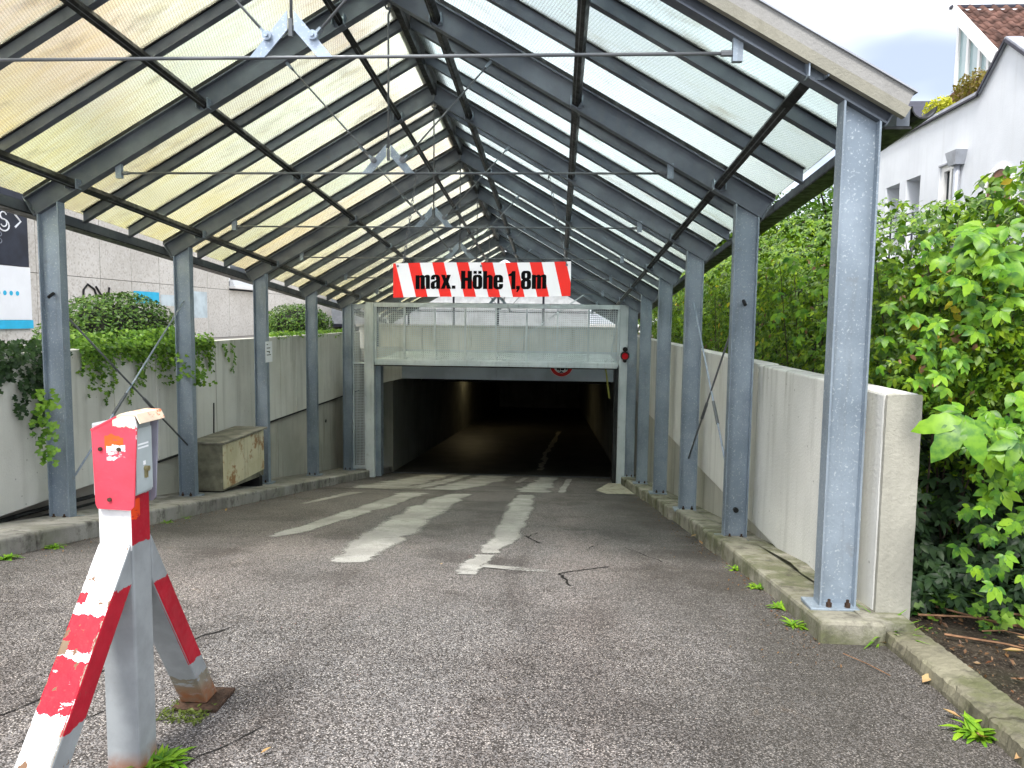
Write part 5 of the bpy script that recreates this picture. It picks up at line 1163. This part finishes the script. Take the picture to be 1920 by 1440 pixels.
# ================================================================== WHITE HOUSE ON THE RIGHT
wh = thing('white_house', 'white rendered house with tiled roof and dormer behind the hedge', 'house', (9, 12, .2))
HX, HYA, HYB, HT = 8.0, 3.0, 16.65, 5.27
holes = [(14.74,15.32,2.9,4.35),(15.60,16.22,2.9,4.355),(13.36,14.03,2.9,4.345)]
ys_ = sorted({HYA,HYB,*[h[0] for h in holes],*[h[1] for h in holes]}); zs_ = sorted({.1,HT,*[h[2] for h in holes],*[h[3] for h in holes]})
m = MB()
for a, b in zip(ys_[:-1], ys_[1:]):
    for c, d in zip(zs_[:-1], zs_[1:]):
        if any(h[0] <= a and b <= h[1] and h[2] <= c and d <= h[3] for h in holes): continue
        m.add([(HX,a,c),(HX,b,c),(HX,b,d),(HX,a,d)], [(0,3,2,1)])
for h in holes:
    dp = .42 if h[0] > 14.5 else .10; x1 = HX+dp; a, b, c, d = h
    m.add([(HX,a,c),(HX,b,c),(HX,b,d),(HX,a,d),(x1,a,c),(x1,b,c),(x1,b,d),(x1,a,d)], [(0,1,5,4),(1,2,6,5),(2,3,7,6),(3,0,4,7)])
m.add([(HX,HYB,.1),(HX+8,HYB,.1),(HX+8,HYB,HT),(HX,HYB,HT)], [(0,1,2,3)])
# the pointed gable that rises above the eave line, with thickness
gbp = [(12.84,HT),(12.15,5.86),(11.35,HT)]
m.add([(HX,y,z) for y, z in gbp]+[(HX+.3,y,z) for y, z in gbp], [(0,1,2),(5,4,3),(0,3,4,1),(1,4,5,2)])
m.build('wall', M_WHITE, wh)
for (a, b, c, d) in holes[:2]:
    MB().box(HX+.40,HX+.45,a,b,c,d).build('window', M_WHITE, wh)
    f = MB().box(HX+.36,HX+.399,a,a+.14,c,d).build('window', M_DKTRIM, wh)
a, b, c, d = holes[2]
f = MB(); 
for y0, y1, z0, z1 in ((a,b,d-.10,d),(a,a+.07,c,d-.1),(b-.10,b,c,d-.1),(a+.30,a+.37,c,d-.1)): f.box(HX+.03,HX+.09,y0,y1,z0,z1)
fw = f.build('window', M_FRAME, wh); MB().box(HX+.10,HX+.11,a,b,c,d).build('pane', M_WGLASS, fw)
MB().box(HX-.02,HX+.02,a-.02,b+.02,d+.003,d+.03).build('window_head', M_ZINC, wh)
# arched window further right
m = MB(); AP = [(12.15+.42*math.cos(t), 3.62+.42*math.sin(t)) for t in np.linspace(0, math.pi, 13)]; AQ = [(12.15+.33*math.cos(t), 3.62+.33*math.sin(t)) for t in np.linspace(0, math.pi, 13)]
for i in range(12): m.hexa([(HX-.02,*AP[i]),(HX-.02,*AP[i+1]),(HX-.02,*AQ[i+1]),(HX-.02,*AQ[i])], [(HX+.02,*AP[i]),(HX+.02,*AP[i+1]),(HX+.02,*AQ[i+1]),(HX+.02,*AQ[i])])
for y in (11.73, 12.48): m.box(HX-.02,HX+.02,y,y+.09,2.9,3.62)
aw = fix_normals(m.build('arched_window', M_FRAME, wh)); q = MB(); q.add([(HX-.005,y,z) for y, z in AQ]+[(HX-.005,11.82,2.9),(HX-.005,12.48,2.9)], [tuple(range(15))]); q.build('pane', plain('brown_glass', (.20,.09,.05), .3, var=.5, scale=3), aw)
# coping, trim line
MB().box(HX-.06,HX+.10,12.86,HYB+.04,HT+.003,HT+.05).build('coping', M_ZINC, wh); MB().box(HX-.065,HX-.03,12.86,HYB+.04,HT-.03,HT+.002).build('coping_edge', M_DKTRIM, wh)
for (y0,z0),(y1,z1) in (((12.86,HT+.02),(12.15,5.90)),((12.15,5.90),(11.3,HT))):
    MB().bar((HX+.06,y0,z0),(HX+.06,y1,z1),.24,.035,(0,0,1)).build('coping', M_ZINC, wh); MB().bar((HX-.068,y0,z0-.035),(HX-.068,y1,z1-.035),.02,.04,(0,0,1)).build('coping_edge', M_DKTRIM, wh)
# downpipe with hopper
dp = MB(); dp.tube([(HX-.07,13.30,2.6),(HX-.07,13.30,4.26)], .05, 10); dpo = dp.build('downpipe', M_ZINC, wh, smooth=True)
MB().hexa([(HX-.16,13.20,4.24),(HX,13.20,4.24),(HX,13.42,4.24),(HX-.16,13.42,4.24)],[(HX-.19,13.13,4.47),(HX,13.13,4.47),(HX,13.49,4.47),(HX-.19,13.49,4.47)]).build('hopper', M_ZINC, dpo)
# balcony rails
m = MB()
for z in (3.2,3.33,3.46,3.59): m.tube([(HX-.30,14.3,z),(HX-.30,16.9,z)], .014, 6)
for y in (14.3,15.2,16.1,16.9): m.tube([(HX-.30,y,2.7),(HX-.30,y,3.6)], .018, 6)
m.build('railing', M_DKTRIM, wh)
m = MB()
for z in (4.75,5.05): m.tube([(HX+.1,17.4,z),(HX+2,17.4,z)], .015, 6)
for z in (3.5,3.7,3.9,4.05,4.4,4.5): m.tube([(HX,17.2,z),(HX+1.2,17.2,z)], .02, 6)
for y in (17.0,17.4): m.tube([(HX+.05,y,3.0),(HX+.05,y,5.1)], .02, 6)
m.build('railing', M_DKTRIM, wh)
# main roof rising behind the parapet, with tiles
def tile_mesh():
    t = MB(); n = 6; V = []
    for j in (0, 1):
        for i in range(n+1):
            u = i/n; z = .03*math.sin(u*2*math.pi)+.016*(1-j); V.append(((u-.5)*.27, (j-.5)*.36, z))
    for j in (0,):
        for i in range(n+1): V.append((V[i][0], V[i][1], V[i][2]-.02))
    F = [(i, i+1, n+2+i, n+1+i) for i in range(n)]+[(i+1, i, 2*n+2+i, 2*n+3+i) for i in range(n)]
    me = bpy.data.meshes.new('roof_tile'); me.from_pydata(V, [], F); me.update(); me.polygons.foreach_set('use_smooth', [True]*len(me.polygons)); me.materials.append(M_TILE); return me
TM = tile_mesh()
def tiled(root, O, U, Vv, nu, nv, cond=lambda i, j: True, du=.25, dv=.30):
    """tiles on the plane O + i*U + j*V (U along the course, V up the slope)"""
    U, Vv = Vector(U).normalized(), Vector(Vv).normalized(); W = U.cross(Vv).normalized()
    b = Vector((0,0,0)); r = root
    while r is not None: b = b+r.location; r = r.parent
    R = Matrix((U, Vv, W)).transposed().to_4x4()
    for j in range(nv):
        for i in range(nu):
            if not cond(i, j): continue
            o = bpy.data.objects.new('roof_tile', TM); COL.objects.link(o); o.parent = root
            o.matrix_local = Matrix.Translation(Vector(O)+U*du*(i+.5)+Vv*dv*(j+.5)+W*(.02+random.uniform(-.004,.004))-b) @ R
mr = MB().add([(8.1,6.0,5.30),(8.1,16.4,5.30),(12,16.4,8.4),(12,6.0,8.4)], [(0,3,2,1)]).build('main_roof', M_DKTRIM, wh)
tiled(mr, (8.12,16.35,5.32), (0,-1,0), (3.9,0,3.1), 14, 6, lambda i, j: True)
tiled(mr, (8.12,12.8,5.32), (0,-1,0), (3.9,0,3.1), 8, 6, lambda i, j: j > 2)
# dormer: tiled roof falling towards the street end, glazed gable on its side
DX = 10.0
dm = MB(); dm.add([(DX-.12,17.73,8.52),(16,17.73,8.52),(16,15.0,6.1),(DX-.12,15.0,6.1)], [(0,3,2,1)]); dmo = dm.build('dormer_roof', M_DKTRIM, wh)
tiled(dmo, (DX-.1,15.05,6.16), (1,0,0), (0,2.73,2.42), 22, 12)
MB().bar((DX-.14,17.78,8.50),(DX-.14,15.95,6.88),.06,.24,(0,0,1)).build('verge_board', M_FRAME, dmo)
MB().bar((DX-.2,17.75,8.55),(16,17.75,8.55),.12,.06,(0,0,1)).build('ridge_cap', M_DKTRIM, dmo)
dg_ = MB().add([(DX,17.68,8.38),(DX,16.0,6.85),(DX,16.0,6.6),(DX,17.68,6.6)], [(0,1,2,3)]).build('gable_glazing', M_PALEGLASS, wh)
m = MB()
for y in (17.66,17.22,16.75,16.4): zt_ = 8.38-(17.68-y)*.91; m.box(DX-.05,DX-.003,y-.045,y+.045,6.6,zt_)
m.bar((DX-.03,17.68,8.30),(DX-.03,16.0,6.78),.05,.09,(0,0,1)); m.build('glazing_frame', M_FRAME, dg_)
MB().box(DX+.01,16,17.6,17.72,6.0,8.45).build('dormer_back', M_WHITE, wh)
# a lower tiled roof further left, seen just over the canopy verge
lr = MB().add([(8.6,16.9,5.35),(12,16.9,5.35),(12,19.4,7.0),(8.6,19.4,7.0)], [(0,1,2,3)]).build('rear_roof', M_DKTRIM, wh)
tiled(lr, (8.6,16.9,5.37), (1,0,0), (0,2.5,1.65), 10, 5)
def clump(label, c, r, n, ls, mat, cat='roof plant', nm='roof_plant'):
    t = thing(nm, label, cat, (c[0],c[1],c[2]-r[2])); dv = unit(rnd(n)); P = dv*(RNG.random((n,1))**.4)*r+np.array(c)
    leaf_cloud('foliage', P, dv+rnd(n)*.5, dv+rnd(n)*.5, ls*(.6+.8*RNG.random(n)), T_OVAL2, mat, t, 'stuff')
    m = MB(); m.tube([(c[0],c[1],c[2]-r[2]),(c[0],c[1],c[2]+r[2]*.3)], [r[0]*.35,r[0]*.2], 6); m.build('stem', M_TWIG, t)
clump('round yellow-green plant on the white parapet', (8.16,14.55,5.50), (.20,.42,.20), 900, .06, M_SEDUM)
clump('rusty brown plant growing along the roof verge', (8.22,13.55,5.58), (.2,.55,.26), 900, .06, M_SEDUM2)
clump('small mossy plant at the low end of the parapet', (8.1,15.75,5.36), (.12,.4,.08), 300, .05, M_SEDUM2)
clump('orange-leaved plant beside the small gable top', (8.5,11.85,6.25), (.3,.35,.25), 700, .06, M_ORANGE)

# ================================================================== SMALL THINGS ON THE GROUND
def weed(label, x, y, r, n, mat=M_WEED, z=None, grass=False):
    z0 = gz(y) if z is None else z; o = None; n = n if grass else int(n*1.6); a = RNG.random(n)*6.283; el = .25+.9*RNG.random(n)
    T = np.stack([np.cos(a)*np.cos(el), np.sin(a)*np.cos(el), np.sin(el)], 1); P = np.tile([x,y,z0+.002], (n,1))+rnd(n)*[r*.18,r*.18,0]
    N = np.stack([-np.cos(a)*np.sin(el), -np.sin(a)*np.sin(el), np.cos(el)], 1)
    tm = leaflet(.07 if grass else .30, 2, .40 if grass else .75, .06)
    o = leaf_cloud('weed' if not grass else 'grass_tuft', P, N, T, r*(1.0 if grass else .8)*(.6+.7*RNG.random(n) if grass else .3+.65*RNG.random(n)**1.3), tm, mat)
    tag(o, label, 'weed' if not grass else 'grass', 'weeds at the kerb edges'); return o
for lb_, x, y, r, n in (('weed tuft under the third stretch of right kerb', 2.43,4.78,.075,26),('weed tuft on the right kerb second from the wall end', 2.425,4.22,.075,30),('weed tuft on the right kerb nearest the front post', 2.42,3.80,.075,30),('weed tuft at the front corner of the right kerb', 2.41,3.50,.08,32),
    ('bright yellow-green weed by the front soil kerb', 2.70,2.50,.10,60),('weed beside the barrier post foot', .075,2.10,.095,70),('weed at the left kerb near the barrier post', -2.15,4.78,.08,34),('weed cut by the left edge of the picture', -2.13,4.33,.09,30),
    ('weed sprigs at the left kerb behind the barrier post', -2.14,6.25,.07,24),('second weed sprig further along the left kerb', -2.15,6.6,.06,18)):
    weed(lb_, x, y, r, n)
weed('long grass tuft at the end of the right wall', 2.765,3.36,.17,46, grass=True)
for i, (x, y) in enumerate(((3.02,2.86),(3.16,2.95),(3.26,2.80),(3.05,2.62),(3.38,2.98),(3.45,3.2),(3.2,3.35),(2.98,3.42))): weed(('sprout','seedling','small leafy sprout','tiny plant','low green plant','green sprig','young sprig','low sprig')[i]+(' near the kerb edge of the soil bed',' left of the twigs on the soil bed',' among the twigs on the soil bed',' low on the soil bed near the picture edge',' right of the twigs on the soil bed',' below the hanging creeper',' at the foot of the hedge',' beside the broken wall end')[i], x, y, .06, 16, M_IVY, z=.165)
for lbn, n, x0, x1, y0, y1, zz, sz, mt in (('brown leaf litter scattered over the soil bed', 1500, 2.93, 4.6, 1.9, 3.95, .178, .022, M_LITTER),):
    x = x0+(x1-x0)*RNG.random(n)**1.2; y = y0+(y1-y0)*RNG.random(n); z = np.array([min(soilz(a, b), .35) for a, b in zip(x, y)])+.008+.015*RNG.random(n)
    tag(leaf_cloud('leaf_litter', np.stack([x,y,z],1), rnd(n)*.35+[0,0,1], rnd(n), sz*(.3+1.3*RNG.random(n)**2), leaflet(.55,1,-.3,.3), mt, None, 'stuff'), lbn, 'leaf litter')
for lbn, n, fx, fy in (('grit and leaf crumbs gathered along the right kerb', 700, lambda n: 2.445-RNG.exponential(.09, n), lambda n: 3.0+8*RNG.random(n)**1.3), ('grit and leaf crumbs gathered along the left kerb', 500, lambda n: -2.19+RNG.exponential(.09, n), lambda n: 4.0+8*RNG.random(n)**1.2)):
    x = fx(n); y = fy(n); z = np.array([gz(b) for b in y])+.004
    tag(leaf_cloud('kerb_grit', np.stack([x,y,z],1), rnd(n)*.3+[0,0,1], rnd(n), .006+.014*RNG.random(n)**2, leaflet(.6,1,-.3,.3), M_LITTER, None, 'stuff'), lbn, 'grit')
n = 320; P = np.stack([-.10+.16*RNG.random(n)+.02, 2.34+.13*RNG.random(n), gz(2.4)+.004+.006*RNG.random(n)], 1); mo = leaf_cloud('moss_patch', P, rnd(n)*.3+[0,0,1], rnd(n), .012+.012*RNG.random(n), T_OVAL, mk_leaf('moss', [(.035,.05,.012),(.07,.10,.02),(.11,.14,.03)]), None, 'stuff')
tag(mo, 'green moss patch on asphalt by the rear leg foot', 'moss')
LMD = leaf_mesh('fallen_leaf', (leaflet(.5,2,-.25,.25)), M_DRYLEAF)
fl_l = ['curled dry leaf by the grass tuft','pale dry leaf against the soil kerb','orange dry leaf at the soil kerb','brown leaf at the foot of the soil kerb','reddish dry leaf at the lower right edge','pale leaf on the asphalt near the barrier post','brown leaf by the right kerb steps','reddish leaf under the stepped kerb','tan leaf on the middle of the ramp','dry leaf among twigs on the soil','brown leaf on the soil below the creeper','crumpled leaf on the soil by the hedge','yellow leaf at the left kerb']
for i, (x, y, s_) in enumerate(((2.69,3.30,.07),(2.70,2.88,.07),(2.70,2.60,.06),(2.715,2.47,.07),(2.72,2.33,.08),(.36,2.17,.035),(2.42,6.3,.06),(2.43,5.85,.06),(.55,4.63,.03),(3.15,3.15,.08),(3.42,3.45,.10),(3.30,3.3,.09),(-2.05,7.2,.05))):
    o = bpy.data.objects.new('fallen_leaf', LMD); COL.objects.link(o); o.location = (x, y, (gz(y) if x < 2.72 else .20)+.012); o.rotation_euler = (random.uniform(-.2,.2), random.uniform(-.2,.2), random.uniform(0,6)); o.scale = (s_,)*3; tag(o, fl_l[i], 'leaf', 'fallen leaves')
rt = MB()
for i in range(16):
    x, y = random.uniform(3.0,3.6), random.uniform(2.9,3.8); a = random.uniform(-.6,.4); P_ = [(x,y,.19)]
    for k in range(3): x += math.cos(a)*.09; y += math.sin(a)*.09; a += random.uniform(-.4,.4); P_.append((x,y,.185+random.uniform(0,.02)))
    rt.tube(P_, [.004,.003,.003,.0015], 5)
tag(rt.build('fallen_stems', M_TWIG), 'tangle of thin brown stems lying on the soil bed', 'dead stems', None, 'stuff')
tw_l = ['long brown twig lying across the soil bed','reddish twig nearest the wall end','thin twig crossing the soil by the leaves','short forked twig on the soil bed','twig below the hanging creeper','thin straw on the asphalt by the wall end']
for i, pts in enumerate(([(2.99,3.30),(3.2,3.22),(3.42,3.05)],[(2.98,3.52),(3.2,3.5),(3.45,3.38)],[(3.1,3.62),(3.3,3.45),(3.5,3.36)],[(3.2,3.05),(3.3,2.9),(3.35,2.75)],[(3.35,3.6),(3.55,3.5),(3.8,3.45)],[(2.5,3.15),(2.56,3.05),(2.6,2.93)])):
    m = MB(); m.tube([(x,y,(.205 if x > 2.75 else gz(y)+.006)+.01*random.random()) for x, y in pts], [.006,.005,.003] if i < 5 else [.002]*3, 5)
    tag(m.build('twig', M_TWIG, loc=(pts[0][0],pts[0][1],.2)), tw_l[i], 'twig', 'twigs on the ground')
